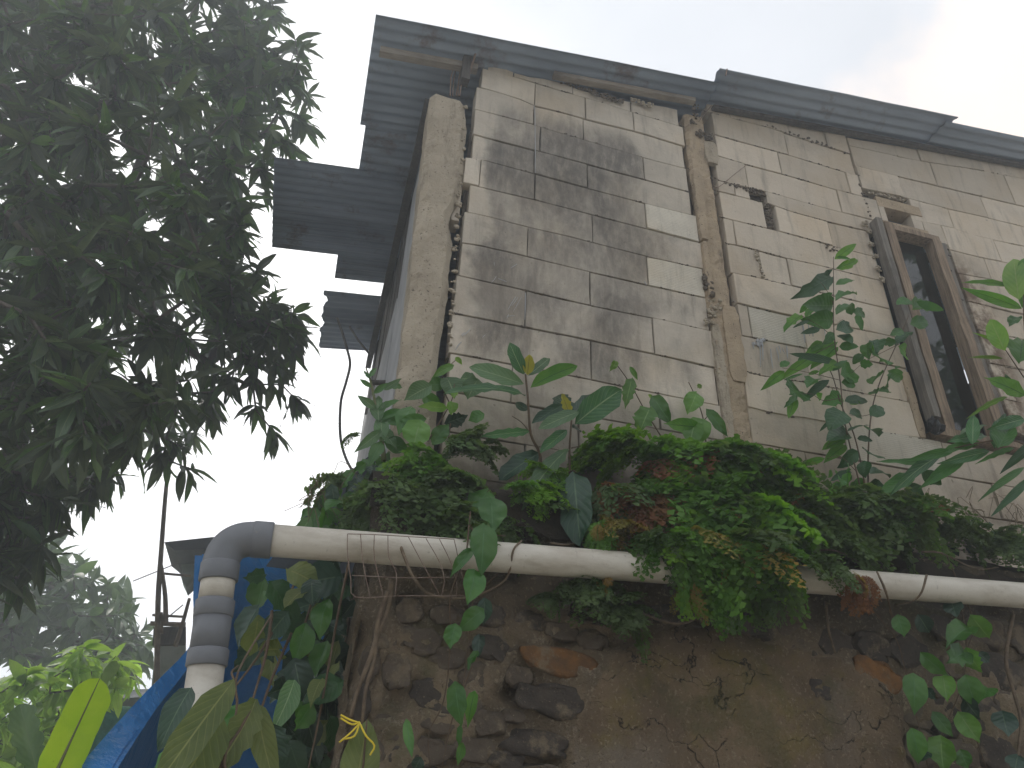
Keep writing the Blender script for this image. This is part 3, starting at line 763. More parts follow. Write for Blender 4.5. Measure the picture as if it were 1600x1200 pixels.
# ---- side wall and inside shell
MB().box((.245, 3.18, 2.75), (.285, 3.9, 5.45)).build('side_wall', 'plaster', house)
MB().box((.24, 3.905, 2.75), (.29, 6.0, 4.55)).build('side_wall', 'plaster', house)
for k in range(13):
    y = 3.93 + k * .17; z0 = 4.55 + R(-.12, .05) if k < 12 else 4.9; MB().box((.25 + R(-.01, .01), y, z0), (.27 + R(-.005, .01), y + .15, 5.62), .006).build('side_board', 'woodd', house)
MB().box((.19, 3.2, 5.50), (.24, 6.3, 5.60)).build('eaves_beam', 'woodd', house)
MB().box((.30, 7.5, 2.75), (6.6, 7.6, 5.85)).build('back_wall', 'inside', house)
MB().box((6.61, 3.0, 2.75), (6.7, 7.6, 6.2)).build('end_wall', 'inside', house)
MB().box((.30, 3.12, 2.70), (6.6, 7.5, 2.76)).build('floor', 'inside', house)
MB().box((.30, 6.0, 2.77), (.34, 7.5, 5.7)).build('side_wall', 'plaster', house)
# ---- roof
RM = .1303; RZ0 = 5.789 - RM * .513
def rz(x): return RZ0 + RM * x
def sheet(x0, x1, y0, y1, dz=0., skew=0, per=.076, amp=.0085, name='roof_sheet', tilt=0., jag=0.):
    ny = int((y1 - y0) / per * 8) + 1; nx = 6; v = []; f = []; th = .0012
    for L in range(2):
        for i in range(ny + 1):
            y = y0 + (y1 - y0) * i / ny
            for k in range(nx + 1):
                t = k / nx; xa = x0 + (jag * noise.noise(Vector((0, y * 9, 3))) if jag else 0)
                x = xa + (x1 - xa) * t
                z = rz(x) + dz + amp * math.sin(2 * math.pi * y / per) + tilt * (y - y0) - (th if L else 0) + .010 * noise.noise(Vector((x * 2, y * 2, x0))) + .003 * noise.noise(Vector((x * 9, y * 7, x0)))
                v.append((x, y + skew * (x - x0), z))
    n = nx + 1; o = (ny + 1) * n
    for i in range(ny):
        for k in range(nx):
            a = i * n + k; f.append((a, a + 1, a + n + 1, a + n)); f.append((o + a, o + a + n, o + a + n + 1, o + a + 1))
    for i in range(ny):
        for k in (0, nx):
            a = i * n + k; q = (a, a + n, o + a + n, o + a); f.append(q if k == 0 else q[::-1])
    for k in range(nx):
        for i in (0, ny):
            a = i * n + k; q = (a, o + a, o + a + 1, a + 1); f.append(q if i == 0 else q[::-1])
    return obj(name, v, f, 'iron', house, None, True)
sheet(-.185, 2.06, 2.80, 3.62, .012)
sheet(-.15, 2.06, 3.58, 4.05, .016)
sheet(-.725, 1.30, 4.03, 4.99, .014)
sheet(-.215, 1.8, 4.94, 5.30, .018, 0)
sheet(2.02, 3.96, 2.71, 3.60, .030, 0, jag=.02); sheet(3.9, 5.9, 2.765, 3.62, .016); sheet(5.85, 7.0, 2.74, 3.62, .03)
sheet(2.0, 4.0, 3.58, 4.52, .014); sheet(3.95, 5.9, 3.58, 4.52, .02); sheet(5.85, 7.0, 3.58, 4.52, .014)
sheet(1.25, 3.4, 4.45, 5.35, .02); sheet(3.35, 5.4, 4.45, 5.35, .014); sheet(5.35, 7.0, 4.45, 5.35, .02)
sheet(.36, 2.4, 5.25, 7.7, .026); sheet(2.35, 4.5, 5.3, 7.7, .02); sheet(4.45, 7.0, 5.3, 7.7, .026)
# the loose sheet hanging at the back
n = sheet(-.27, .36, 5.48, 6.35, -.0, 0, jag=.05, tilt=-.02); n['label'] = 'loose short sheet with a torn end'
# rake beam under the roof edge, purlins
def beam(name, x0, x1, y0, y1, h, m, dz=0):
    a = rz(x0) - .012 + dz; b = rz(x1) - .012 + dz
    v = [(x0, y0, a - h), (x1, y0, b - h), (x1, y1, b - h), (x0, y1, a - h), (x0, y0, a), (x1, y0, b), (x1, y1, b), (x0, y1, a)]
    return obj(name, v, [(3, 2, 1, 0), (4, 5, 6, 7), (0, 1, 5, 4), (1, 2, 6, 5), (2, 3, 7, 6), (3, 0, 4, 7)], m, house)
beam('rake_beam', -.13, .47, 2.985, 3.03, .05, 'woodx'); beam('rake_beam', .95, 1.95, 2.93, 2.972, .035, 'woodx', -.003)
beam('rake_beam', 2.1, 6.6, 2.955, 2.99, .028, 'woodd', -.003)
beam('rafter', .3, 6.6, 4.05, 4.1, .07, 'woodd'); beam('rafter', .3, 6.6, 5.25, 5.3, .07, 'woodd')
bb = MB(); bb.box((.37, 2.95, 5.56), (.42, 3.02, 5.80), .004); bb.build('wedge_post', 'woodd', house)
o = MB().tube([(.415, 2.97, 5.6), (.445, 2.93, 5.84)], .008, 6).build('tie_rod', 'rebar', house)
# bent nail / wire at the roof step and wire on the wall
MB().tube([W(1112, 165, 2.96), W(1100, 178, 2.97), W(1092, 190, 2.98)], .003, 5).build('wire', 'wire', house)
MB().tube(smoothpath([W(1166, 258, 2.985), W(1148, 272, 2.98), W(1130, 287, 2.985), W(1120, 293, 2.99), W(1113, 289, 2.99)]), .0022, 5).build('wire', 'wire', house)
MB().tube([W(1136, 108, 2.71), W(1134, 118, 2.72)], .005, 5).build('nail', 'rebar', house)
# white runs of cement on the wall of the first bay joint
def drip(px0, py0, px1, py1, r=.0025, m='plaster', y=2.994):
    a = W(px0, py0, y); b = W(px1, py1, y); MB().tube([a, a.lerp(b, .5) + Vector((R(-.003, .003), 0, 0)), b], [r, r * 1.3, r * .7] , 5).build('cement_drip', m, house)
for q in ((835, 165, 836, 200), (836, 200, 836, 270), (821, 458, 820, 500), (1007, 440, 1010, 446)): drip(*q)
for px, py, l in ((1187, 533, 40), (1191, 533, 30), (1213, 543, 22), (1217, 540, 12), (1222, 543, 10), (1229, 540, 20), (1254, 505, 30), (1262, 500, 25), (1268, 503, 22), (1286, 500, 26), (1175, 535, 10), (1204, 545, 30)):
    drip(px, py, px + R(1, 5), py + l, R(.0015, .0035), 'plaster', 2.992)
for a, b, c_, d_ in ((775, 425, 690, 560), (830, 430, 745, 580), (795, 430, 730, 520), (300, 760, 215, 840), (240, 795, 205, 830), (570, 210, 515, 280), (785, 85, 720, 125), (590, 235, 680, 270), (205, 895, 145, 975), (455, 820, 425, 850), (700, 610, 680, 650), (760, 620, 690, 630), (545, 60, 550, 100)):
    drip(690 + a * .15, 400 + b * .15, 690 + c_ * .15, 400 + d_ * .15, R(.0010, .0022), 'plaster', 2.991)
o = MB()
for _ in range(10): o.add(*blob(W(1186 + R(-8, 8), 534 + R(-3, 6), 2.996), (.012, .003, .014), R(0, 9), 1))
o.build('cement_splash', 'plaster', house, True)['kind'] = 'stuff'

# ---- window
zt, zb = 5.20, 3.70
gx0, gx1 = 3.338, 3.625
win = MB().box((3.333, 2.962, zt), (3.70, 3.045, zt + .045), .003).build('window', 'wood', house)
def woodpost(name, x0, x1, z0, z1, y0, y1, m, lean=0, parent=win, am=.006):
    n = 24; v = []; f = []
    for i in range(n + 1):
        z = z0 + (z1 - z0) * i / n; l = lean * (1 - i / n)
        j = lambda s_: am * noise.noise(Vector((s_ * 7.7, s_, z * 7)))
        v += [(x0 + l + j(1), y0 + j(2), z), (x1 + l + j(3), y0 + j(4), z), (x1 + l, y1, z), (x0 + l, y1, z)]
    for i in range(n):
        for k in range(4): f.append((i * 4 + k, i * 4 + (k + 1) % 4, i * 4 + 4 + (k + 1) % 4, i * 4 + 4 + k))
    f += [(3, 2, 1, 0), (n * 4, n * 4 + 1, n * 4 + 2, n * 4 + 3)]
    return obj(name, v, f, m, parent)
woodpost('stile', 3.266, 3.332, zb - .02, zt + .05, 2.958, 3.04, 'wood')
woodpost('stile', 3.172, 3.216, zb + .03, zt + .03, 2.925, 2.99, 'woodg')
woodpost('stile', 3.635, 3.70, zb - .03, zt, 2.962, 3.04, 'wood')
woodpost('jamb_and_gap_fill', 3.706, 3.765, zb - .03, zt + .02, 2.99, 3.06, 'woodg', am=.01)
woodpost('jamb_and_gap_fill', 3.218, 3.263, zb, zt + .03, 2.99, 3.06, 'char_gap')  # fills the gap beside the stile, its shade put in as black
MB().box((3.20, 2.95, zb - .06), (3.80, 3.06, zb - .02), .004).build('sill', 'wood', win)
MB().box((3.336, 3.046, zb - .02), (3.632, 3.05, zt)).build('glass_pane', 'glass', win)
MB().box((3.334, 2.985, zb - .015), (3.345, 3.044, zt - .002)).build('glazing_bead', 'woodx', win)
o = MB().add(*blob(W(1463, 668, 2.94), (.035, .03, .045), 4, 2, .8, 3)).add(*blob(W(1455, 662, 2.95), (.018, .02, .035), 5, 2, .8, 3)).build('charred_lump', 'char_gap', win)
# lintel fillet over the window, beige plaster at its left foot
ragged_slab('render_strip', lambda z: 3.10, lambda z: 3.158, 3.62, 4.05, 2.992, .02, 'beige', 6)
MB().box((3.335, 2.994, 5.258), (3.80, 3.03, 5.30), .004)
# curtain behind the glass
v = []; f = []
for i in range(13):
    for k in range(9):
        t = k / 8; z = 5.3 - t * .72; v.append((3.30 + i * .02, 3.16 + .010 * math.sin(i * 1.1 + t * 1.2), z - (.12 * (i / 12)) * t))
for i in range(12):
    for k in range(8): a = i * 9 + k; f.append((a, a + 1, a + 10, a + 9))
obj('curtain', v, f, 'curtain', house, None, True)

# ================================================================== RUBBLE RETAINING WALL
SY = 2.76
rwall = empty('retaining_wall', (2.5, 2.9, 0), 'dark rubble stone retaining wall with cracked brown plaster below the white pipe', 'wall')
PP = [(975, 1010), (1040, 985), (1120, 975), (1220, 1010), (1330, 1040), (1375, 1075), (1405, 1110), (1410, 1150), (1420, 1230), (1300, 1260), (1000, 1300), (890, 1230), (905, 1130), (930, 1060)]
PPw = [((w := W(a, b, SY)).x, w.z) for a, b in PP]
xs = list(np.arange(.20, 3.4, .018)) + list(np.arange(3.4, 6.7, .08)); zs_ = [0, .4, .8, 1.2] + list(np.arange(1.5, 2.80, .018))
v = []; f = []; pl = []
def corner_bulge(x, z): return .10 * math.exp(-((x - .2) / .08) ** 2) * 0
for x in xs:
    for z in zs_:
        xx = x + .10 * 0
        ins = inpoly(x, z, PPw); 
        dmin = min(math.hypot(x - a, z - b) for a, b in [(p[0] * (1 - t) + q[0] * t, p[1] * (1 - t) + q[1] * t) for p, q in zip(PPw, PPw[1:] + PPw[:1]) for t in (0, .25, .5, .75)]) if 1.4 < z and .7 < x < 2.8 else 1
        k = (1 if ins else 0); k = .5 + (.5 if ins else -.5) * min(1, dmin / .03)
        k += .35 * noise.noise(Vector((x * 9, 0, z * 9))) * (1 if dmin < .08 else 0)
        d = .030 * fbm((x * 3, 1, z * 3)) + .022 * fbm((x * 11, 4, z * 11), 4) * (1 - .75 * max(0, min(1, k)))
        pits = max(0, noise.noise(Vector((x * 7, 8, z * 9))) - .15) * .10 * (1 - max(0, min(1, k)))
        y = SY + d + pits - .022 * max(0, min(1, k))
        if x < .3: y += (.3 - x) ** 2 * 8
        v.append((x + .012 * noise.noise(Vector((0, z * 5, 3))), y, z)); pl.append(k)
nz2 = len(zs_)
for i in range(len(xs) - 1):
    for k in range(nz2 - 1): a = i * nz2 + k; f.append((a, a + nz2, a + nz2 + 1, a + 1))
o = obj('mortar_face', v, f, 'rubble', rwall, None, True); a = o.data.attributes.new('plaster', 'FLOAT', 'POINT'); a.data.foreach_set('value', pl)
MB().box((.27, 2.86, 0), (6.7, 3.6, 2.72)).build('wall_body', 'core', rwall)
# side return of the wall going back
v = []; f = []; ys = list(np.arange(2.82, 6.2, .05)); zz_ = list(np.arange(0, 2.8, .05))
for y in ys:
    for z in zz_: v.append((.215 + .03 * fbm((y * 4, 2, z * 4)) + .015 * noise.noise(Vector((y * 20, 1, z * 20))), y, z))
for i in range(len(ys) - 1):
    for k in range(len(zz_) - 1): a = i * len(zz_) + k; f.append((a, a + 1, a + len(zz_) + 1, a + len(zz_)))
o = obj('mortar_return', v, f, 'rubble', rwall, None, True)
# stones: (centre px, half width, half height, material, rotation)
ST = [(680, 1085, 34, 24, 'stone_d', 0), (875, 1036, 48, 20, 'stone_o', 6), (905, 1045, 20, 16, 'stone_d', 0), (812, 1057, 18, 14, 'stone_g', 0), (862, 1094, 48, 24, 'stone_d', 4),
      (838, 1162, 44, 20, 'stone_d', 0), (612, 1136, 26, 20, 'stone_g', 10), (768, 1012, 28, 18, 'stone_d', 15), (790, 1000, 16, 18, 'stone_g', 0), (1368, 1060, 30, 26, 'stone_o', 8),
      (1277, 1080, 16, 15, 'stone_d', 0), (655, 1000, 30, 20, 'stone_g', 0), (700, 1030, 24, 16, 'stone_g', 0), (620, 1050, 20, 26, 'stone_g', 0), (745, 1060, 26, 20, 'stone_g', 0),  # first entry: shade of a recess put in as a dark stone
      (730, 1100, 24, 16, 'stone_g', 0), (765, 1130, 24, 18, 'stone_g', 0), (690, 1130, 28, 14, 'stone_g', 0), (740, 1170, 30, 18, 'stone_g', 0), (790, 1190, 26, 14, 'stone_d', 0), (680, 1175, 26, 20, 'stone_g', 0),
      (630, 1185, 22, 16, 'stone_d', 0), (925, 1000, 22, 14, 'stone_g', 0), (880, 985, 26, 14, 'stone_g', 0), (830, 970, 24, 14, 'stone_d', 0), (760, 960, 30, 16, 'stone_d', 0), (700, 960, 24, 14, 'stone_g', 0),
      (640, 955, 22, 18, 'stone_g', 0), (600, 990, 18, 22, 'stone_g', 0), (920, 960, 26, 14, 'stone_d', 0), (985, 955, 30, 16, 'stone_d', 0), (1050, 960, 30, 16, 'stone_d', 0), (1115, 965, 28, 16, 'stone_g', 0),
      (1180, 975, 30, 18, 'stone_d', 0), (1245, 985, 28, 18, 'stone_g', 0), (1300, 1000, 26, 20, 'stone_d', 0), (1250, 1025, 22, 16, 'stone_g', 0), (1320, 1035, 22, 18, 'stone_g', 0), (1365, 1010, 26, 20, 'stone_d', 0),
      (1420, 1020, 26, 22, 'stone_d', 0), (1455, 1060, 24, 26, 'stone_g', 0), (1430, 1110, 24, 24, 'stone_g', 0), (1475, 1120, 24, 26, 'stone_d', 0), (1440, 1170, 26, 26, 'stone_g', 0), (1500, 1040, 24, 24, 'stone_g', 0),
      (1500, 1180, 28, 24, 'stone_g', 0), (1530, 1110, 28, 26, 'stone_d', 0), (1560, 1050, 28, 24, 'stone_d', 0), (1585, 1110, 26, 26, 'stone_g', 0), (1560, 1175, 28, 26, 'stone_d', 0), (1480, 985, 28, 18, 'stone_d', 0),
      (1545, 990, 30, 20, 'stone_g', 0), (1605, 1000, 28, 22, 'stone_d', 0), (1610, 1060, 24, 24, 'stone_g', 0), (575, 1040, 14, 24, 'stone_g', 0), (565, 1100, 14, 26, 'stone_d', 0), (800, 1120, 18, 10, 'stone_g', 0), (660, 1215, 30, 16, 'stone_d', 0), (740, 1215, 30, 16, 'stone_g', 0), (840, 1210, 30, 16, 'stone_g', 0), (580, 1190, 20, 30, 'stone_g', 0)]
for px, py, hw, hh, m, rot in ST:
    c0 = W(px, py, SY); c1 = W(px + hw, py, SY); c2 = W(px, py - hh, SY); rx = abs(c1.x - c0.x); rzz = abs(c2.z - c0.z)
    out = {'stone_d': R(.0, .008), 'stone_g': R(.006, .016), 'stone_o': -.006}[m]
    v, f = blob((0, 0, 0), (1, 1, 1), R(0, 90), 3, .55, 1.5)
    vv = []
    for p in v:
        # flatten towards a hewn boulder face
        q = Vector((math.copysign(abs(p.x) ** .75, p.x) * rx * 1.08, max(-.40, p.y) * .040, math.copysign(abs(p.z) ** .75, p.z) * rzz * 1.08))
        q.x += rx * .22 * noise.noise(Vector((p.x * 1.7, p.z * 1.7, rx * 90))); q.z += rzz * .3 * noise.noise(Vector((p.z * 1.7, p.x * 1.7, rx * 50 + 7)))
        q.y += .012 * noise.noise(Vector((p.x * 1.3, p.z * 1.3, rx * 70)))
        q.y += .006 * noise.noise(Vector((p.x * 4, p.z * 4, rx * 40)))
        a = math.radians(rot); vv.append(c0 + Vector((q.x * math.cos(a) + q.z * math.sin(a), q.y + out, -q.x * math.sin(a) + q.z * math.cos(a))))
    o = obj('stone', vv, f, m, rwall, None, True)
    if m == 'stone_o': o['label'] = 'orange stone'
# roots creeping down the corner
root_paths = [[(612, 905, 2.70), (606, 950, 2.70), (592, 985, 2.70), (578, 1030, 2.70), (560, 1075, 2.71), (548, 1120, 2.72)],
              [(606, 925, 2.69), (590, 975, 2.69), (585, 1030, 2.70), (572, 1075, 2.7), (566, 1130, 2.71)],
              [(620, 835, 2.60), (632, 870, 2.55), (648, 905, 2.55), (675, 930, 2.62), (735, 933, 2.66), (790, 905, 2.62), (802, 860, 2.55), (815, 845, 2.6)],
              [(780, 895, 2.66), (745, 925, 2.68)], [(1000, 958, 2.68), (1060, 975, 2.66), (1110, 955, 2.64), (1150, 940, 2.66), (1200, 930, 2.68)],
              [(1583, 960, 2.66), (1572, 1030, 2.66), (1585, 1085, 2.67), (1595, 1130, 2.67), (1588, 1200, 2.68)],
              [(1290, 940, 2.70), (1295, 985, 2.70), (1305, 1020, 2.71)], [(1370, 893, 2.52), (1385, 925, 2.51), (1392, 965, 2.6)], [(1448, 898, 2.50), (1440, 925, 2.51), (1425, 940, 2.56), (1400, 945, 2.64)]]
rr = [.011, .009, .006, .004, .006, .009, .006, .004, .005]
for k, (p, r) in enumerate(zip(root_paths, rr)):
    o = MB().tube(smoothpath([W(*q) for q in p]), [r, r * .6], 7).build('root', 'root', None, True)
    tag(o, ['thick root creeping down the left corner of the stone wall', 'second root beside the thick one down the wall corner', 'thin root looping below the pipe under the wire rack',
            'short root stub branching off the loop below the pipe', 'thin root sagging under the pipe below the big fern', 'pale root climbing the wall at the right edge of the photo',
            'short root on the dark stones below the dark fern', 'thin root crossing the pipe right of the hanging fern', 'curved root hooked over the pipe near its right end'][k], 'root', 'roots on the stone wall')
# soil ledge
v = []; f = []; X_ = np.arange(.18, 6.7, .05)
for x in X_:
    for j, (y, z) in enumerate(((2.74, 2.66), (2.745, 2.76), (2.80, 2.84), (2.88, 2.88), (2.96, 2.90), (3.02, 2.90))):
        v.append((x, y + .015 * noise.noise(Vector((x * 8, j, 1))), z + .03 * noise.noise(Vector((x * 6, j, 4)))))
for i in range(len(X_) - 1):
    for j in range(5): a = i * 6 + j; f.append((a, a + 6, a + 7, a + 1))
o = obj('soil_ledge', v, f, 'soil', None, None, True); tag(o, kind='structure')

# ================================================================== PIPE
pipe = empty('drain_pipe', W(330, 1100, 2.6), 'long dirty white plastic drain pipe with a grey elbow at its left end', 'pipe')
PA = W(405, 843, 2.62); PB = W(1600, 930.5, 2.60); dx = (PB - PA).normalized(); PB = PA + dx * 6.2
rP = .0545
MB().tube([PA - dx * .01] + [PA.lerp(PB, k / 30) for k in range(1, 31)], rP, 32).build('pipe_run', 'pvc', pipe, True)
def ringed(pts, rad, n=32): return tube(pts, rad, n)
def coupling(a, b, r, nm='coupling'):
    d = (b - a).normalized(); mb = MB(); mb.tube([a, a + d * .003, b - d * .003, b], [r - .003, r, r, r - .003], 32); return mb.build(nm, 'gpvc', pipe, True)
# elbow bending down towards the lower left
D1 = W(347, 905, 2.64); D2 = W(300, 1160, 2.60)
dn = (D2 - D1).normalized(); 
def isect(a, da, b, db): # closest point midpoint
    n = da.cross(db); n2 = db.cross(n); n1 = da.cross(n)
    p = a + da * ((b - a).dot(n2) / da.dot(n2)); q = b + db * ((a - b).dot(n1) / db.dot(n1)); return (p + q) / 2
CN = PA - dx * .112; D1 = CN; dn = (W(302, 1190, 2.62) - CN).normalized()
e0 = CN + dx * .105; e1 = CN + dn * .105
pts = [(e0 * (1 - t) ** 2 + CN * 2 * t * (1 - t) + e1 * t * t) for t in [i / 14 for i in range(15)]]
MB().tube(pts, rP + .004, 32, False).build('elbow', 'gpvc', pipe, True)
coupling(CN + dx * .09, CN + dx * .155, rP + .007, 'elbow_socket'); coupling(CN + dn * .09, CN + dn * .15, rP + .007, 'elbow_socket')
q0 = D1 + dn * (((W(343, 940, 2.64)) - D1).dot(dn)); 
c1 = D1 + dn * (W(338, 938, 2.62) - D1).dot(dn); c1b = D1 + dn * (W(333, 965, 2.62) - D1).dot(dn)
c2 = D1 + dn * (W(325, 1015, 2.62) - D1).dot(dn); c2b = D1 + dn * (W(322, 1042, 2.62) - D1).dot(dn)
MB().tube([CN + dn * .12, c1], rP - .001, 32).build('pipe_piece', 'pvc', pipe, True)
coupling(c1, c1b, rP + .006); MB().tube([c1b - dn * .01, c2 + dn * .01], rP + .0025, 32).build('coupling_body', 'gpvc', pipe, True); coupling(c2, c2b, rP + .007)
MB().tube([c2b - dn * .02, c2b + dn * 1.6], rP, 32).build('down_pipe', 'pvc', pipe, True)
# wire rack hooked on the pipe
def z2(u, v): return (480 + u * .35, 780 + v * .35)
rack = MB()
YR = 2.535
for p in ([(180, 155), (300, 158), (500, 170), (640, 178), (658, 190), (680, 290), (722, 455)], [(180, 155), (180, 240), (195, 360), (215, 437), (400, 432), (600, 432), (700, 430)], [(238, 158), (250, 290), (280, 437)],
          [(300, 158), (300, 260), (340, 437)], [(360, 160), (365, 260), (398, 330), (392, 432)], [(450, 165), (500, 260), (590, 425)], [(530, 175), (590, 280), (612, 360), (600, 430)], [(590, 178), (640, 280), (668, 380), (664, 440)], [(200, 340), (400, 350), (560, 350), (660, 350)]):
    rack.tube(smoothpath([W(*z2(*q), YR + R(-.008, .008)) for q in p], 3), .0016, 5)
o = rack.build('wire_rack', 'wire', None, True, W(640, 880, YR)); tag(o, 'bent rusty wire rack hooked over the front of the white pipe', 'wire rack')

# ================================================================== TARP, SHACK AND LEFT SIDE
def patch(name, grid, m, parent=None, k=6, wr=.0, sd=0, th=0):
    """bilinear patch through a grid of world points"""
    G = [[Vector(p) for p in row] for row in grid]; rows = [smoothpath(r, k) for r in G]; nC = len(rows[0])
    cols = [smoothpath([r[c] for r in rows], k) for c in range(nC)]; nR = len(cols[0]); v = []; uv = []; f = []
    for c in range(nC):
        for r in range(nR):
            p = cols[c][r]; q = wr * (fbm((p.x * 2.2 + sd, p.y * 2.2, p.z * 1.1)) + .4 * noise.noise(Vector((p.x * 9, p.y * 9, p.z * 3 + sd))))
            v.append(p + Vector((q * .5, q, q * .3))); uv.append((c / (nC - 1), r / (nR - 1)))
    for c in range(nC - 1):
        for r in range(nR - 1): a = c * nR + r; f.append((a, a + 1, a + nR + 1, a + nR))
    return obj(name, v, f, m, parent, uv, True)
tarp = empty('tarpaulin', W(300, 1010, 4.2), 'blue plastic tarpaulin hanging in folds behind the white pipe', 'tarpaulin')
patch('outer_flap', [[W(305, 868, 4.6), W(302, 935, 4.5), W(300, 1003, 4.4), W(215, 1095, 4.0), W(118, 1202, 3.6), W(40, 1300, 3.4)],
                     [W(322, 868, 4.59), W(320, 935, 4.49), W(310, 1016, 4.39), W(236, 1120, 3.99), W(176, 1212, 3.59), W(126, 1310, 3.39)]], 'tarp', tarp, 6, .008)
patch('main_sheet', [[W(316, 866, 4.6), W(314, 935, 4.5), W(304, 1010, 4.4), W(230, 1110, 4.0), W(170, 1204, 3.6), W(118, 1300, 3.4)],
                     [W(380, 866, 4.5), W(375, 940, 4.8), W(365, 1010, 5.1), W(300, 1110, 5.2), W(260, 1204, 5.2), W(230, 1300, 5.2)],
                     [W(440, 868, 4.2), W(440, 950, 4.7), W(440, 1020, 5.1), W(420, 1110, 5.5), W(410, 1204, 5.8), W(400, 1300, 6.)],
                     [W(560, 868, 4.0), W(560, 950, 4.5), W(560, 1020, 4.9), W(560, 1110, 5.3), W(560, 1204, 5.6), W(560, 1300, 5.8)]], 'tarp', tarp, 5, .035, 3)
# dark sheet leaning on the wall corner above the pipe
o = patch('roofing_sheet', [[W(604, 690, 3.7), W(540, 742, 3.7), W(470, 812, 3.7), W(415, 885, 3.7)], [W(640, 700, 3.9), W(600, 770, 3.8), W(560, 830, 3.8), W(520, 900, 3.8)], [W(680, 760, 3.8), W(660, 810, 3.8), W(640, 860, 3.8), W(620, 920, 3.8)]], 'gsheet', None, 4, .01)
tag(o, 'dark grey roofing sheet leaning at a slant against the wall corner above the pipe', 'roofing sheet')
# cables
o = MB().tube(smoothpath([W(*p, 5.6) for p in ((527, 497), (535, 520), (543, 548), (547, 570), (540, 600), (533, 625), (531, 660), (533, 690), (540, 715), (550, 735))]), .011, 8).build('cable', 'cable', None, True)
tag(o, 'thick grey cable hanging down from the loose roof sheet', 'cable')
o = MB().tube([W(546, 510, 5.6), W(560, 532, 5.6), W(577, 553, 5.6)], .009, 6).build('stick', 'cable', None, True); tag(o, 'short straight stick poking down from the loose roof sheet', 'stick')
o = MB().tube([W(629, 566, 3.1), W(626, 600, 3.1), W(622, 640, 3.1), W(620, 680, 3.1)], .0055, 6).build('rod', 'cable', None); tag(o, 'thin dark rod standing beside the foot of the corner column', 'rod')
o = MB().tube([W(578, 598, 3.9), W(612, 598, 3.9)], .016, 8).build('pipe_stub', 'woodd', None); tag(o, 'short dark pipe stub sticking out left of the corner column', 'pipe')
# shack behind the elbow
shack = empty('shack', W(300, 1000, 7.5), 'small ramshackle shack with a tin roof behind the pipe elbow', 'shack')
Ys = 7.5
def slab(name, pts, y, th, m, parent):
    a = [W(px, py, y) for px, py in pts]; n = len(a); b = [p + Vector((0, th, 0)) for p in a]
    f = [tuple(range(n)), tuple(range(n, 2 * n))[::-1]] + [(i, n + i, n + (i + 1) % n, (i + 1) % n) for i in range(n)]
    return obj(name, a + b, [q[::-1] for q in f], m, parent)
slab('roof', [(257, 847), (332, 839), (410, 843), (405, 862), (340, 857), (273, 860)], 7.1, .7, 'pitch', shack)
slab('wall', [(284, 862), (306, 862), (310, 880), (300, 908), (290, 917), (283, 902)], Ys, .3, 'farwall', shack)
slab('wall', [(306, 860), (420, 858), (420, 1000), (300, 1000)], Ys + .2, .3, 'inside', shack)
MB().tube([W(300, 862, 7.3), W(335, 860, 7.3)], .02, 6).build('lath', 'bamboo', shack)
slab('sack_curtain', [(243, 1005), (272, 1000), (290, 1000), (290, 1050), (255, 1082), (236, 1080)], 7.2, .05, 'sack', shack)
slab('board', [(240, 980), (290, 978), (290, 1006), (238, 1008)], 7.1, .05, 'woodd', shack)
for k, (pts, r, lab) in enumerate([([(264, 720), (258, 780), (252, 860), (247, 940), (245, 1085)], .022, 'tallest thin bamboo pole rising from the fence by the tarpaulin'), ([(252, 884), (258, 930), (259, 975)], .02, 'short bamboo post just right of the tall pole'),
                                   ([(296, 935), (285, 975), (274, 1010)], .018, 'slanting bamboo stick beside the blue tarpaulin'), ([(252, 957), (252, 990)], .016, 'shortest bamboo stub between the poles')]):
    o = MB().tube(smoothpath([W(*p, 6.6) for p in pts]), [r * .7, r], 8).build('bamboo_pole', 'bamboo', None, True); tag(o, lab, 'pole', 'bamboo poles by the tarpaulin')
for k, (a, b, lab) in enumerate([((254, 896), (298, 900), 'upper rail of lashed bamboo between the poles'), ((238, 961), (291, 964), 'middle thin rail crossing the bamboo poles'), ((235, 974), (290, 976), 'lower thick rail crossing the bamboo poles')]):
    o = MB().tube([W(*a, 6.62), W(*b, 6.62)], (.01, .01, .018)[k], 6).build('bamboo_rail', 'bamboo', None); tag(o, lab, 'rail', 'bamboo rails')
for a, b, lab in (((208, 908), (282, 878), 'upper thin line strung left from the shack'), ((262, 965), (286, 945), 'lower thin line tied between pole and tarpaulin')):
    o = MB().tube([W(*a, 7.0), W(*b, 7.0)], .005, 4).build('string', 'cable', None); tag(o, lab, 'string')
# low house behind
low = empty('low_house', W(200, 1110, 9), 'low grey house with a rusty roof edge behind the banana leaf', 'house')
patch('roof', [[W(160, 1086, 9.5), W(168, 1092, 8.6)], [W(200, 1078, 9.6), W(205, 1090, 8.6)], [W(250, 1076, 9.6), W(255, 1086, 8.6)]], 'pitch', low, 4, .03)
slab('wall', [(168, 1090), (255, 1086), (255, 1118), (166, 1122)], 8.9, .3, 'farwall', low)
slab('lath', [(166, 1124), (240, 1118), (240, 1123), (166, 1129)], 8.8, .1, 'bamboo', low); slab('lath', [(164, 1132), (230, 1128), (230, 1133), (164, 1138)], 8.8, .1, 'bamboo', low)
v = []; f = []
o = MB().add(*blob(W(160, 1160, 7.5), (.22, .2, .28), 3, 3, .5, 2)).build('net_bundle', 'net', None, True); tag(o, 'bundled green netting behind the banana leaf', 'net')

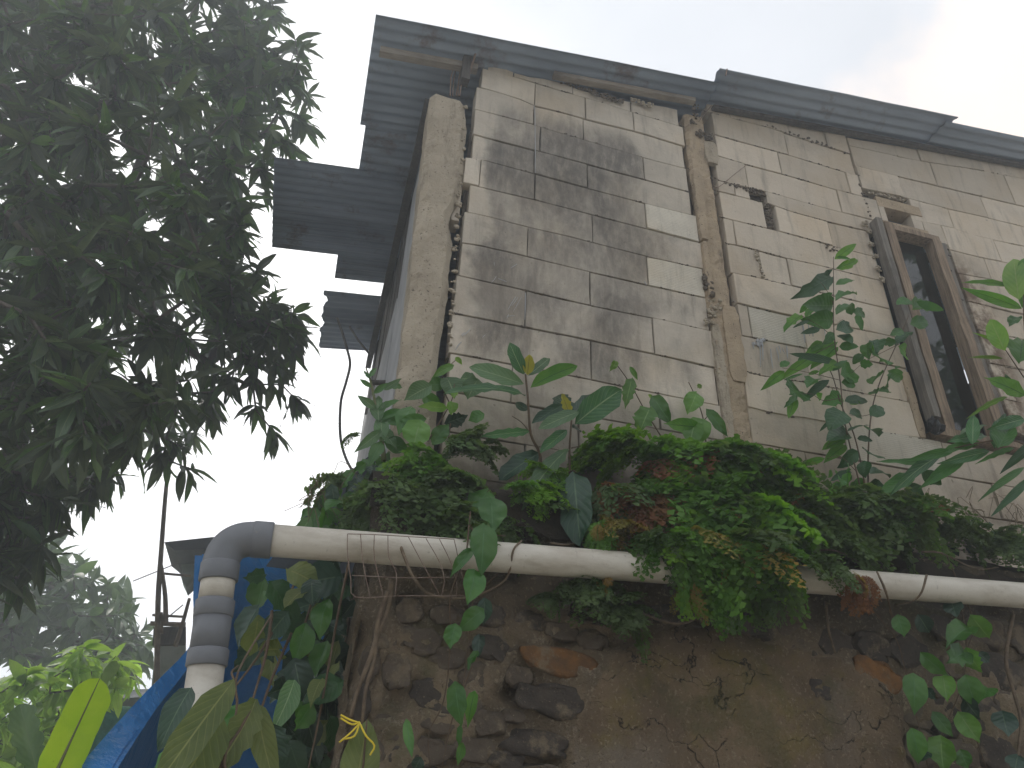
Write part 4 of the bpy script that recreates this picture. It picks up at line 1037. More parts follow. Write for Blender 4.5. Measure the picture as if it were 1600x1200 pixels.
# ================================================================== TREES
# mango tree on the left
MP = [(-260, -300), (420, -260), (425, 0), (440, 25), (462, 60), (478, 90), (490, 160), (468, 200), (482, 215), (455, 245), (425, 262), (425, 300), (418, 390), (372, 405), (375, 440), (400, 460), (470, 500), (478, 535), (440, 560), (420, 590), (350, 600), (340, 650), (315, 690), (300, 700), (262, 700), (240, 735), (200, 740), (150, 770), (120, 790), (85, 820), (70, 870), (30, 930), (-260, 1000)]
mango = empty('mango_tree', (-5.5, 7.5, 0), 'big dense mango tree with long drooping dark leaves left of the house', 'tree')
wh = []
tries = 0
while len(wh) < 1650 and tries < 40000:
    tries += 1; px, py = R(-260, 490), R(-260, 980)
    if not inpoly(px, py + 10, MP): continue
    # distance to the sky side: thin out the fringe
    edge = 1 if inpoly(px + 45, py + 40, MP) else .6
    if random.random() > edge: continue
    y = 3.4 + 4.6 * random.random()
    if py > 720: y = R(4.5, 6.5)
    if px > 330: y = R(4.4, 6.2)
    p = W(px, py, y)
    if p.z > 14: continue
    wh.append(p)
# traced outer sprigs
for px, py in ((455, 515), (470, 520), (440, 505), (430, 480), (462, 545), (468, 630), (432, 680), (400, 640), (395, 600), (360, 600), (335, 648), (345, 500), (380, 470), (385, 440), (410, 550), (420, 520), (440, 575), (405, 420), (300, 735), (285, 700), (255, 715), (165, 750), (60, 810), (140, 765), (475, 150), (480, 200), (462, 75), (448, 110), (470, 185), (430, 20), (425, 5), (380, 560), (372, 520), (400, 500), (455, 480)):
    wh.append(W(px, py, 5.2 + R(-.2, .2)))
mme = []
for q in range(6):
    v, f, uv = leafgeo('lance', R(.21, .28), droop=R(.05, .4), fold=R(.1, .4), seg=6, cols=2, wave=R(0, .2), twist=R(-.7, .7), seed=q)
    me = mesh('leaf', v, f, uv, True); me.materials.append(M['mango2' if q > 3 else 'mango']); mme.append(me)
crown(mango, 'mango', mme, wh, 14, .225, 1.0, 300, [(-5.5, 7.5, 0), (-5.2, 7.3, 2.0), (-4.9, 7.0, 3.6), (-4.0, 6.4, 4.8)], .22, .0056, 'bark', .75)

# tree seen in the window glass, standing behind the photographer
opp = empty('street_tree', (11, -6, 0), 'tall leafy tree across the lane that shows only as a reflection in the window glass', 'tree')
wh = []
for _ in range(230):
    a, b, c_ = R(-1, 1), R(-1, 1), R(-1, 1)
    if a * a + b * b + c_ * c_ < 1: wh.append(Vector((9.8 + a * 4.2, -4.5 + b * 2.2, 9.0 + c_ * 5.2)))
ome = []
for q in range(3):
    v, f, uv = leafgeo('ovate', .4, seg=3, cols=2, twist=R(-.5, .5), seed=q); me = mesh('leaf', v, f, uv, True); me.materials.append(M['far']); ome.append(me)
crown(opp, 'far', ome, wh, 16, .36, 1.0, 0, [(11, -6, 0), (10.9, -5.8, 2.5), (10.5, -5.2, 4.5)], .25, .006)

# broad leaved tree further back, lower left
fart = empty('broadleaf_tree', W(60, 1190, 11), 'pale hazy broad-leaved tree under the mango crown at far left', 'tree')
FP = [(-150, 870), (0, 860), (60, 845), (105, 855), (140, 880), (165, 905), (200, 925), (232, 935), (215, 960), (232, 985), (238, 1010), (225, 1045), (200, 1060), (150, 1040), (90, 1030), (0, 1040), (-150, 1040)]
wh = []
while len(wh) < 230:
    px, py = R(-150, 240), R(845, 1060)
    if inpoly(px, py, FP): wh.append(W(px, py, R(10, 12.5)))
fme = []
for q in range(4):
    v, f, uv = leafgeo('ovate', R(.38, .5), droop=R(.1, .4), fold=R(.1, .3), seg=5, cols=2, twist=R(-.5, .5), seed=q); me = mesh('leaf', v, f, uv, True); me.materials.append(M['far']); fme.append(me)
crown(fart, 'far', fme, wh, 9, .26, 1.0, 300, [W(60, 1200, 11.3) - Vector((0, 0, 2.4)), W(70, 1150, 11.3), W(75, 1060, 11.2)], .14, .006)
# bright bush in front of it
bush = empty('bush', W(70, 1200, 7.5), 'bright green leafy bush at lower left behind the banana plant', 'bush')
BP = [(-120, 1070), (0, 1055), (50, 1040), (85, 1008), (140, 1010), (180, 1022), (215, 1035), (228, 1055), (205, 1075), (150, 1085), (120, 1100), (90, 1140), (60, 1230), (-120, 1260)]
wh = []
while len(wh) < 170:
    px, py = R(-120, 230), R(1000, 1260)
    if inpoly(px, py, BP): wh.append(W(px, py, R(6.8, 8.3)))
bme = []
for q in range(4):
    v, f, uv = leafgeo('ovate', R(.36, .46), droop=R(.2, .5), fold=R(.1, .3), seg=5, cols=2, twist=R(-.4, .4), seed=q); me = mesh('leaf', v, f, uv, True); me.materials.append(M['bush']); bme.append(me)
b0 = W(60, 1230, 7.6)
crown(bush, 'bush', bme, wh, 8, .19, 1.0, 300, [Vector((b0.x, b0.y, .2)), b0], .06, .004, droop=.7)
# banana plant
ban = empty('banana_plant', Vector((W(70, 1240, 3.6).x, 3.6, .4)), 'banana plant with one upright glowing yellow-green leaf at lower left', 'banana plant')
def bleaf(b, t, wr, m, nh, **k):
    v, f, uv = leafgeo('banana', wr, seg=22, cols=6, **k); me = mesh('leaf', v, f, uv, True); me.materials.append(M[m]); return link('leaf', me, None, ban, mw=frame(b, t, nh))
cv = lambda p: (Vector(CAM) - p).normalized()
b_ = W(62, 1262, 3.5); t_ = W(156, 1060, 3.7); o = bleaf(b_, t_, .30, 'banana', cv(b_) + Vector((.2, 0, .1)), droop=.0, fold=.12, wave=.02, notch=.03); o['label'] = 'upright yellow-green leaf'
MB().tube([b_ - (t_ - b_) * .5, b_, b_.lerp(t_, .5) + Vector((0, -.002, 0)), t_], [.012, .010, .004, .001], 6).build('midrib', 'stemg', ban, True)
b_ = W(60, 1215, 3.9); t_ = W(28, 1095, 3.9); bleaf(b_, t_, .34, 'far', cv(b_) + Vector((-.3, 0, .4)), droop=.2, fold=.5, wave=.05, notch=.25)
b_ = W(50, 1230, 3.8); t_ = W(-30, 1165, 3.7); bleaf(b_, t_, .3, 'bush', Vector((0, -.4, 1)), droop=.2, fold=.3, wave=.03, notch=.1)
mb = MB(); mb.tube([WL[ban.name], W(62, 1262, 3.55)], [.07, .02], 10); mb.build('stalk', 'stemg', ban, True)

# ================================================================== PLANTS ON THE LEDGE
def big_plant(nm, base, label, stems, leaves, cat='plant'):
    root = empty(nm, W(*base), label, cat)
    for p, r in stems: MB().tube(smoothpath([W(*q) for q in p]), [r, r * .6], 7).build('stem', 'stem', root, True)
    for L in leaves:
        (bx, by, by_), (tx, ty, ty_), w, m, kind = L[:5]; b = W(bx, by, by_); t = W(tx, ty, ty_)
        pl_ = math.hypot(tx - bx, ty - by); wr = w / pl_ * (pl_ / (t - b).length) * ((t - b).length / pl_)
        wr = min(1.1, w / pl_ * L[6] if len(L) > 6 else w / pl_)
        nh = (Vector(CAM) - b).normalized() + Vector(L[5] if len(L) > 5 and L[5] else (R(-.3, .3), R(-.2, .2), R(0, .5)))
        # the leaf is wider or narrower than it looks when it also points towards us: keep the traced width
        wr *= 1 / max(.35, (t - b).length / ((b - Vector(CAM)).length * pl_ / F_PX * .93 + 1e-6)) if True else 1
        leaf(root, b, t, max(.12, wr * (.82 if nm == 'pointed_leaf_plant' else 1)), m, kind, nh, seg=10)
    return root
big_plant('fig_seedling', (845, 735, 2.88), 'tall fig seedling with big leaves and a yellow young leaf by the block wall',
    [([(845, 735, 2.88), (843, 708, 2.86), (829, 677, 2.82), (825, 625, 2.78), (821, 585, 2.76)], .0075), ([(829, 677, 2.82), (815, 660, 2.84), (800, 650, 2.88)], .003), ([(887, 702, 2.8), (860, 715, 2.84), (845, 735, 2.88)], .004)],
    [((821, 618, 2.78), (724, 576, 2.62), 26, 'bigleaf', 'oblong', (0, -.2, .9)), ((818, 600, 2.78), (730, 568, 2.84), 28, 'bigpale', 'oblong', (0, 0, .2)), ((819, 585, 2.76), (794, 537, 2.70), 24, 'bigleaf', 'oblong'),
     ((824, 586, 2.75), (828, 552, 2.73), 19, 'yellow', 'ovate', (.1, 0, 0)), ((826, 586, 2.78), (863, 557, 2.84), 15, 'bigpale', 'oblong'), ((829, 606, 2.77), (897, 560, 2.66), 26, 'brightleaf', 'oblong', (0, -.1, .8)),
     ((828, 674, 2.82), (775, 677, 2.72), 16, 'bigleaf', 'oblong'), ((887, 702, 2.80), (816, 757, 2.62), 36, 'bigpale', 'oblong', (-.1, 0, .4)), ((842, 708, 2.88), (785, 742, 2.84), 38, 'bigdark', 'oblong'), ((826, 640, 2.8), (798, 628, 2.88), 14, 'bigdark', 'ovate')])
big_plant('fig_seedling', (889, 760, 2.86), 'shorter fig seedling with a broad pale-veined leaf right of the tall one',
    [([(889, 760, 2.86), (890, 735, 2.84), (890, 700, 2.8), (893, 655, 2.76)], .0065), ([(890, 738, 2.84), (896, 735, 2.8), (899, 738, 2.74)], .004), ([(893, 700, 2.8), (906, 697, 2.82), (922, 692, 2.86)], .003)],
    [((899, 663, 2.76), (974, 596, 2.66), 42, 'bigleaf', 'oblong', (-.1, 0, .2)), ((892, 652, 2.75), (877, 613, 2.74), 17, 'yellow', 'ovate', (0, 0, 0)), ((905, 643, 2.74), (846, 663, 2.62), 24, 'bigpale', 'oblong', (0, 0, .4)),
     ((895, 655, 2.78), (864, 602, 2.84), 34, 'bigdark', 'oblong'), ((893, 650, 2.78), (930, 607, 2.86), 26, 'bigdark', 'oblong'), ((880, 632, 2.8), (836, 657, 2.8), 18, 'bigdark', 'oblong'), ((886, 672, 2.8), (850, 698, 2.76), 19, 'bigleaf', 'oblong'),
     ((889, 702, 2.8), (852, 722, 2.72), 18, 'bigpale', 'oblong'), ((918, 692, 2.86), (1002, 690, 2.84), 30, 'bigdark', 'oblong'), ((896, 738, 2.74), (905, 820, 2.58), 56, 'bigdark', 'oblong', (0, 0, .2)), ((893, 668, 2.8), (917, 665, 2.86), 14, 'bigdark', 'ovate'), ((885, 745, 2.86), (838, 790, 2.8), 30, 'bigdark', 'oblong')])

def vine(label, stems, leaves, y=2.9, nm='pepper_vine', r=.0035, kind='heart', stemm='stem'):
    b = stems[0][0]; root = empty(nm, W(b[0], b[1], y), label, 'vine')
    SP = []
    for p in stems:
        pts = smoothpath([W(q[0], q[1], q[2] if len(q) > 2 else y) for q in p]); SP += pts
        MB().tube(pts, [r, r * .6], 6).build('stem', stemm, root, True)
    for L in leaves:
        bx, by, tx, ty, w, m = L[:6]; yy = L[6] if len(L) > 6 else y - R(.02, .06)
        p0 = W(bx, by, yy); t = W(tx, ty, yy - R(-.01, .05)); pl_ = math.hypot(tx - bx, ty - by)
        o = leaf(root, p0, t, min(1.15, max(.35, w / pl_)), m, kind, (Vector(CAM) - p0).normalized() + Vector((R(-.45, .45), R(-.2, .2), R(-.1, .6))), seg=10)
        if SP:
            n = min(SP, key=lambda q: (q - p0).length + (.03 if q.z < p0.z - .05 else 0))
            if (n - p0).length > .004: MB().tube([n, n.lerp(p0, .5) + Vector((0, -.004, .006)), p0 + (t - p0) * .05], r * .4, 4).build('petiole', 'stemg', o)
    return root
vine('young pepper vine climbing the pale blocks just right of the fig seedlings', [[(1046, 702, 2.92), (1010, 645, 2.95), (985, 600, 2.96), (962, 567, 2.94)], [(1014, 641, 2.95), (1025, 622, 2.93)]],
     [(986, 597, 977, 633, 20, 'heartb', 2.92), (1014, 641, 1000, 669, 28, 'heartb', 2.9), (1023, 624, 1048, 659, 20, 'heart', 2.9), (986, 576, 997, 593, 9, 'heartb', 2.93), (962, 566, 956, 577, 8, 'lime', 2.93), (1014, 618, 1023, 624, 7, 'lime', 2.93)])
vine('young pepper vine climbing the pale blocks beside the middle column', [[(1103, 690, 2.92), (1099, 655, 2.94), (1089, 625, 2.95), (1076, 597, 2.95)], [(1099, 658, 2.94), (1109, 646, 2.93)]],
     [(1087, 617, 1079, 642, 20, 'heartb', 2.93), (1109, 645, 1139, 681, 18, 'heart', 2.9), (1096, 660, 1082, 688, 24, 'heartb', 2.9), (1087, 667, 1041, 663, 20, 'brightleaf', 2.88), (1091, 601, 1096, 607, 8, 'lime', 2.93), (1085, 665, 1075, 690, 22, 'heartb', 2.88)])
vine('pepper vine with pale leaves climbing the foot of the corner column', [[(668, 690, 2.9), (690, 655, 2.88), (706, 625, 2.86), (710, 600, 2.86)], [(700, 690, 2.93), (705, 640, 2.93), (690, 600, 2.93), (700, 575, 2.9), (715, 560, 2.92)], [(640, 700, 2.85), (645, 665, 2.85), (655, 640, 2.87)]],
     [(655, 664, 643, 700, 34, 'heartb', 2.8), (692, 637, 657, 634, 14, 'lime', 2.8), (706, 630, 707, 647, 13, 'lime', 2.82), (710, 610, 710, 620, 8, 'lime', 2.84), (704, 573, 675, 586, 13, 'heartb', 2.86), (744, 596, 731, 622, 30, 'bigpale', 2.9), (668, 605, 633, 622, 28, 'bigpale', 2.86),
      (700, 594, 713, 616, 28, 'bigpale', 2.9), (660, 655, 625, 656, 18, 'heart', 2.83), (753, 648, 732, 655, 20, 'heart', 2.92), (713, 560, 722, 568, 8, 'lime', 2.9), (722, 592, 745, 590, 20, 'bigpale', 2.93), (690, 600, 668, 600, 20, 'heart', 2.9), (665, 620, 690, 640, 22, 'heart', 2.92), (760, 770, 738, 797, 30, 'heart', 2.7), (640, 640, 620, 668, 22, 'heart', 2.86), (700, 660, 730, 650, 26, 'heartd', 2.93), (680, 690, 700, 660, 24, 'heart', 2.9)])
vine('long pepper vine hanging over the pipe in front of the stone wall', [[(735, 800, 2.6), (732, 830, 2.52), (727, 868, 2.50), (704, 930, 2.55), (704, 990, 2.58), (699, 1060, 2.6), (690, 1105, 2.62), (670, 1146, 2.64), (672, 1200, 2.64)],
      [(750, 885, 2.50), (739, 940, 2.55), (734, 990, 2.58), (725, 1060, 2.6), (722, 1080, 2.6)], [(738, 1040, 2.6), (722, 1080, 2.6), (705, 1130, 2.62), (690, 1200, 2.62)], [(735, 820, 2.55), (750, 860, 2.5), (750, 885, 2.5)]],
     [(768, 786, 770, 828, 32, 'heart', 2.52), (756, 828, 754, 887, 38, 'heart', 2.46), (736, 862, 702, 892, 16, 'heart', 2.47), (741, 897, 736, 938, 28, 'heart', 2.47), (757, 940, 757, 975, 26, 'heartd', 2.55), (750, 956, 718, 981, 28, 'heart', 2.5), (710, 980, 704, 1013, 27, 'heart', 2.52), (749, 996, 747, 1024, 18, 'heartd', 2.6),
      (744, 1020, 729, 1039, 13, 'heart', 2.57), (712, 1075, 718, 1134, 38, 'heart', 2.5), (740, 1087, 729, 1127, 17, 'brightleaf', 2.57), (719, 1138, 716, 1170, 14, 'shrub', 2.57), (636, 1132, 642, 1182, 12, 'heart', 2.6), (656, 1186, 648, 1205, 24, 'heartd', 2.6), (722, 1165, 718, 1192, 10, 'brightleaf', 2.58)], y=2.5, r=.003)
Z3 = lambda u, v: (1040 + u * .35, 780 + v * .35)
LR = [(1040, 530, 1065, 612, 80, 'heart'), (1135, 528, 1185, 605, 86, 'heartd'), (1278, 458, 1290, 510, 80, 'heartd'), (1350, 575, 1268, 602, 50, 'heart'), (1375, 535, 1455, 632, 100, 'heartb'), (1350, 678, 1402, 772, 92, 'heartb'), (1335, 685, 1268, 715, 52, 'heart'),
      (1155, 700, 1255, 795, 88, 'heart'), (1108, 800, 1116, 932, 98, 'heart'), (1240, 800, 1252, 875, 68, 'heartb'), (1345, 805, 1388, 925, 112, 'heart'), (1340, 900, 1390, 975, 80, 'heartd'), (1320, 970, 1400, 1085, 112, 'heartb'), (1205, 965, 1282, 1055, 70, 'heart'),
      (1105, 1045, 1145, 1178, 104, 'heart'), (1230, 1080, 1232, 1205, 108, 'heartb'), (1320, 1130, 1352, 1205, 84, 'heart'), (1505, 960, 1525, 1045, 80, 'heartd'), (1570, 1150, 1560, 1210, 64, 'heartd'), (1170, 850, 1200, 890, 40, 'heartd'), (1160, 1130, 1130, 1170, 50, 'heartd'), (1440, 845, 1410, 860, 30, 'shrub'), (1400, 690, 1450, 730, 50, 'heartd')]
vine('pepper vine curtain with glossy heart leaves on the stone wall at lower right', [[(1480 - 50 * 0, 870, 2.6), (1512, 945, 2.62), (1522, 980, 2.64), (1505, 1040, 2.66), (1515, 1120, 2.66), (1545, 1210, 2.66)], [(1340, 915, 2.62), (1365, 955, 2.64), (1400, 998, 2.66), (1415, 1050, 2.67), (1430, 1110, 2.67), (1450, 1200, 2.67)],
      [(1370, 893, 2.55), (1385, 930, 2.52), (1395, 965, 2.6), (1402, 985, 2.64)], [(1495, 930, 2.6), (1508, 980, 2.62), (1506, 1060, 2.64), (1470, 1150, 2.66)]],
     [(*Z3(a, b), *Z3(c_, d_), w * .35, m, 2.6 + R(-.03, .04)) for a, b, c_, d_, w, m in LR], y=2.64, r=.003)
# shrub in front of the window
Z6 = lambda u, v: (1180 + u * .35, 370 + v * .35)
SL = '355,100,455,25,28 360,92,440,95,15 360,140,478,105,36 345,145,290,185,26 340,180,228,235,32 360,215,452,165,24 358,282,456,215,28 345,250,250,290,28 345,305,240,308,36 360,345,425,285,20 345,372,268,362,38 235,300,200,335,22 258,318,224,350,24 205,350,138,400,26 240,375,185,390,12 360,415,462,388,38 290,410,220,425,16 432,348,420,288,34 435,338,512,338,28 372,440,432,458,36 375,490,452,488,38 365,470,190,545,32 370,492,258,552,50 345,600,412,535,24 130,600,55,652,24 112,582,152,553,22 130,640,220,602,10 380,615,468,598,46 385,650,452,658,48 330,640,222,704,36 205,690,168,688,32 185,712,142,742,14 175,716,162,782,18 385,712,328,732,46 400,735,515,712,36 388,780,345,832,52 390,790,300,836,14 410,870,512,812,14 408,868,338,900,30 402,900,308,945,36 405,930,328,975,34 455,955,393,1015,52 490,1000,490,1062,58 512,1055,612,1028,38 510,970,548,962,28 455,900,518,898,26 505,862,553,840,24 515,800,580,748,52 550,688,622,680,18 592,600,682,642,46 640,490,702,538,52 500,475,500,530,42 550,458,542,505,42 480,525,440,560,40 468,565,516,570,40 525,530,580,530,44 630,470,565,468,50 700,290,648,290,32 690,390,778,375,38 720,290,845,332,34 702,322,770,288,26 310,990,208,1012,32 370,560,300,600,26 250,530,195,545,24 285,600,232,612,14 270,636,240,640,20 300,700,262,730,16 360,560,190,520,22 420,790,480,795,20 470,740,420,745,14 590,620,612,668,30 625,590,650,575,16 660,420,612,432,22 690,425,640,440,22 540,700,520,680,20 430,1050,350,1070,30 505,1100,560,1120,40 400,1100,340,1150,36 560,620,520,640,14 350,430,310,470,24 300,470,250,500,22 450,350,480,400,22'
sroot = empty('window_shrub', W(1350, 770, 2.86), 'slender shrub with small alternate green leaves growing up in front of the window', 'shrub')
YS = 2.74
spaths = [[(350, 90), (350, 250), (352, 430), (380, 650), (400, 830), (460, 1080), (480, 1160)], [(300, 540), (345, 620), (380, 740), (440, 880), (480, 1050), (490, 1150)], [(690, 340), (640, 460), (560, 640), (520, 780), (505, 960), (505, 1150)],
          [(352, 450), (290, 400), (205, 350)], [(350, 300), (320, 240), (290, 200)], [(378, 640), (300, 620), (210, 600), (120, 585)], [(385, 720), (300, 730), (250, 700), (185, 705)], [(640, 480), (560, 520), (500, 550), (450, 590), (400, 640)],
          [(520, 790), (480, 800), (420, 795)], [(400, 840), (350, 890), (320, 940)], [(455, 1050), (380, 980), (320, 990)], [(350, 480), (270, 520)], [(420, 400), (390, 370), (352, 400)]]
SP = []
for k, p in enumerate(spaths):
    pts = smoothpath([W(*Z6(*q), YS + .02 * math.sin(k)) for q in p]); SP += pts; r = .0042 if k < 3 else .0018
    MB().tube(pts, [r * .45, r] if k < 3 else [r, r * .6], 6).build('stem', 'stem', sroot, True)
for k, q in enumerate(SL.split()):
    a, b, c_, d_, w = map(float, q.split(',')); p0 = W(*Z6(a, b), YS + R(-.05, .04)); t = W(*Z6(c_, d_), YS + R(-.07, .05)); L = math.hypot(a - c_, b - d_); t = p0 + (t - p0) * 1.06; w *= 1.08 if w < 40 else .9
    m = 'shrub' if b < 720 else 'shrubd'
    if k in (0, 2, 4, 11, 13, 21, 22, 24, 32, 39, 60, 61, 62, 64) or random.random() < .12: m = 'brightleaf'
    if random.random() < .15: m = 'shrubd'
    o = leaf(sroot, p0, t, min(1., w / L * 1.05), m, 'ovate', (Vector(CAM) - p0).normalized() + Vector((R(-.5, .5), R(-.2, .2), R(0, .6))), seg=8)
    n = min(SP, key=lambda s_: (s_ - p0).length)
    if .003 < (n - p0).length < .1: MB().tube([n, p0 + (t - p0) * .04], .0011, 4).build('petiole', 'stemg', o)
# right-hand plant with long pointed leaves
big_plant('pointed_leaf_plant', (1640, 700, 2.3), 'plant with long pointed light green leaves reaching in at the right edge',
    [([(1640, 720, 2.3), (1625, 640, 2.28), (1608, 560, 2.25), (1600, 500, 2.22), (1600, 440, 2.2)], .005), ([(1600, 590, 2.25), (1580, 560, 2.24), (1570, 545, 2.22)], .003), ([(1640, 720, 2.3), (1590, 690, 2.32), (1540, 690, 2.36), (1460, 710, 2.5), (1420, 740, 2.6), (1390, 790, 2.8)], .004)],
    [((1592, 468, 2.2), (1581, 384, 2.2), 44, 'lime', 'ovate', (0, 0, 0)), ((1594, 566, 2.2), (1600, 500, 2.2), 42, 'brightleaf', 'ovate', (0, 0, 0)), ((1570, 548, 2.2), (1543, 490, 2.2), 28, 'lime', 'ovate', (0, 0, 0)), ((1596, 482, 2.22), (1513, 449, 2.22), 18, 'brightleaf', 'lance'), ((1574, 446, 2.25), (1524, 434, 2.25), 10, 'brightleaf', 'lance'),
     ((1602, 618, 2.25), (1549, 589, 2.25), 30, 'brightleaf', 'lance'), ((1585, 612, 2.3), (1568, 580, 2.3), 12, 'shrub', 'lance'), ((1592, 495, 2.3), (1576, 505, 2.3), 22, 'shrub', 'ovate'), ((1566, 560, 2.3), (1524, 556, 2.3), 8, 'lime', 'lance'), ((1575, 620, 2.3), (1520, 636, 2.3), 12, 'lime', 'lance'), ((1590, 545, 2.3), (1530, 520, 2.3), 8, 'lime', 'lance'),
     ((1600, 655, 2.3), (1550, 665, 2.3), 20, 'bigleaf', 'lance'), ((1560, 700, 2.3), (1580, 660, 2.3), 38, 'shrub', 'ovate'), ((1555, 700, 2.35), (1570, 640, 2.35), 26, 'bigleaf', 'lance'), ((1520, 695, 2.35), (1520, 640, 2.35), 26, 'bigleaf', 'lance'), ((1530, 690, 2.4), (1470, 705, 2.45), 22, 'shrub', 'lance'), ((1480, 690, 2.4), (1560, 672, 2.35), 26, 'bigleaf', 'lance'),
     ((1545, 705, 2.4), (1478, 720, 2.4), 22, 'bigleaf', 'lance'), ((1490, 705, 2.45), (1430, 712, 2.45), 20, 'shrub', 'lance'), ((1470, 712, 2.5), (1400, 740, 2.5), 26, 'bigleaf', 'lance'), ((1510, 712, 2.45), (1445, 752, 2.45), 24, 'shrub', 'lance'), ((1455, 725, 2.55), (1380, 716, 2.55), 14, 'shrub', 'lance'), ((1430, 740, 2.6), (1375, 770, 2.6), 30, 'shrub', 'lance'),
     ((1415, 760, 2.65), (1455, 775, 2.65), 24, 'shrubd', 'ovate'), ((1400, 775, 2.7), (1360, 800, 2.7), 26, 'shrubd', 'ovate'), ((1440, 735, 2.6), (1475, 760, 2.6), 26, 'shrubd', 'lance'), ((1390, 790, 2.75), (1420, 800, 2.75), 26, 'shrubd', 'ovate'), ((1585, 700, 2.35), (1535, 712, 2.35), 12, 'shrub', 'lance'), ((1620, 690, 2.3), (1580, 720, 2.3), 20, 'shrubd', 'ovate'), ((1500, 690, 2.4), (1545, 640, 2.4), 22, 'bigpale', 'lance'),
     ((1600, 730, 2.6), (1540, 770, 2.6), 8, 'shrub', 'lance'), ((1610, 745, 2.6), (1560, 800, 2.6), 7, 'shrubd', 'lance'), ((1605, 400, 2.2), (1590, 455, 2.2), 26, 'brightleaf', 'ovate')])
# lobed oak-leaf fern standing at the corner
lob = empty('lobed_fern', W(600, 700, 3.0), 'lobed oak-leaf fern standing against the sky left of the corner column', 'fern')
def pleaf(root, px0, py0, px1, py1, w, y, m='bigpale', kind='lance'):
    b = W(px0, py0, y); t = W(px1, py1, y - R(-.02, .04)); return leaf(root, b, t, w / math.hypot(px1 - px0, py1 - py0), m, kind, (Vector(CAM) - b).normalized() + Vector((R(-.2, .2), 0, R(0, .3))), name='lobe', seg=8)
MB().tube(smoothpath([W(*p, 2.95) for p in ((600, 720), (595, 680), (588, 640), (580, 600), (572, 575))]), [.012, .003], 7).build('midrib', 'stemg', lob, True)
for q in ((588, 640, 560, 615, 16), (590, 640, 628, 622, 14), (584, 615, 606, 598, 10), (580, 605, 562, 592, 8), (578, 592, 567, 577, 6), (576, 590, 590, 572, 6), (592, 655, 640, 640, 20), (595, 660, 650, 655, 16), (594, 668, 620, 700, 20), (596, 690, 580, 720, 16), (600, 690, 640, 700, 30), (598, 672, 556, 705, 14), (592, 660, 588, 610, 24), (598, 690, 592, 640, 26), (600, 610, 628, 590, 12), (604, 600, 632, 604, 14)):
    pleaf(lob, *q, 2.93, random.choice(('bigpale', 'heart')))

# ---------------- maidenhair ferns
def frond_mesh(seed, m, L=1., npin=15, leafl=.055, droop=.8):
    rs = random.Random(seed); v = []; f = []; uv = []
    def q3(p, d, n_, s_):
        a = n_.cross(d).normalized() * s_ * .58; i = len(v)
        v.extend([p, p + d * s_ * .62 + a, p + d * s_, p + d * s_ * .62 - a]); f.append((i, i + 1, i + 2, i + 3)); uv.extend([(0, .3), (.5, .2), (1, .3), (.5, .2)])
    path = []
    for i in range(npin * 2 + 1):
        t = i / (npin * 2); path.append(Vector((L * t * (1 - .25 * t), .06 * math.sin(t * 3 + seed), .35 * L * t - droop * L * t * t)))
    for i in range(2, len(path)):
        t = i / len(path); p = path[i]; d = (path[i] - path[i - 1]).normalized(); up = Vector((0, 0, 1)); s_ = (d.cross(up)).normalized() * (1 if i % 2 else -1)
        pl_ = L * .36 * math.sin(math.pi * min(1, t * .85 + .15)) ** .8 * rs.uniform(.7, 1.15)
        pd = (s_ * 1. + d * rs.uniform(.5, .9) + up * rs.uniform(-.25, .15)).normalized(); nl = max(2, int(pl_ / (leafl * .60)))
        for k in range(1, nl + 1):
            u = k / nl; c_ = p + pd * pl_ * u + Vector((0, 0, -pl_ * .35 * u * u))
            for sg in ((-1, 1) if k < nl else (0,)):
                ld = (pd * .55 + d * sg * .9 + Vector((rs.uniform(-.3, .3), rs.uniform(-.3, .3), rs.uniform(-.5, .1)))).normalized()
                nn_ = Vector((rs.uniform(-.1, 1.1), rs.uniform(-.5, .5), .8)).normalized()
                q3(c_, ld, nn_, leafl * rs.uniform(.75, 1.2))
        i0 = len(v); w_ = up * .003   # wiry pinna stalk
        v.extend([p, p + w_, p + pd * pl_ + w_ - Vector((0, 0, pl_ * .35)), p + pd * pl_ - Vector((0, 0, pl_ * .35))]); f.append((i0, i0 + 1, i0 + 2, i0 + 3)); uv.extend([(0, .5)] * 4)
    tv, tf = tube(path, [.006, .002], 4, False); i0 = len(v); v.extend(tv); f.extend([tuple(a + i0 for a in q) for q in tf]); uv.extend([(0, .5)] * len(tv))
    me = mesh('frond', v, f, uv); me.materials.append(M[m]); return me
FM = {m: [frond_mesh(q * 5 + j, m, 1., 12 + q % 3 * 2, .066 if m[:4] == 'dead' else .086, .65 + .2 * (q % 4)) for q in range(5)] for j, m in enumerate(('fern', 'fernd', 'fernb', 'dead', 'deady'))}
def fern(px, py, y, n, L, m, label, az=(-150, -30), el=(-10, 55), spread=8, mix=None):
    L *= 1.22; n = int(n * 1.35); c0 = W(px, py, y); root = empty('maidenhair_fern', c0, label, 'fern', 'ferns along the wall ledge')
    for k in range(n):
        a = math.radians(R(*az)); e = math.radians(R(*el)); l = L * R(.45, 1.4); mm = random.choice(mix) if mix and random.random() < .35 else m
        d = Vector((math.cos(a) * math.cos(e), math.sin(a) * math.cos(e), math.sin(e))); roll = R(-.4, .4)
        q = Matrix.Rotation(a, 4, 'Z') @ Matrix.Rotation(-e * .8, 4, 'Y') @ Matrix.Rotation(roll, 4, 'X') @ Matrix.Scale(l, 4)
        base = W(px + R(-spread, spread), py + R(-spread, spread) * .5, y + R(-.03, .03)); q.translation = base
        link('frond', random.choice(FM[mm]), None, root, mw=q)
    return root
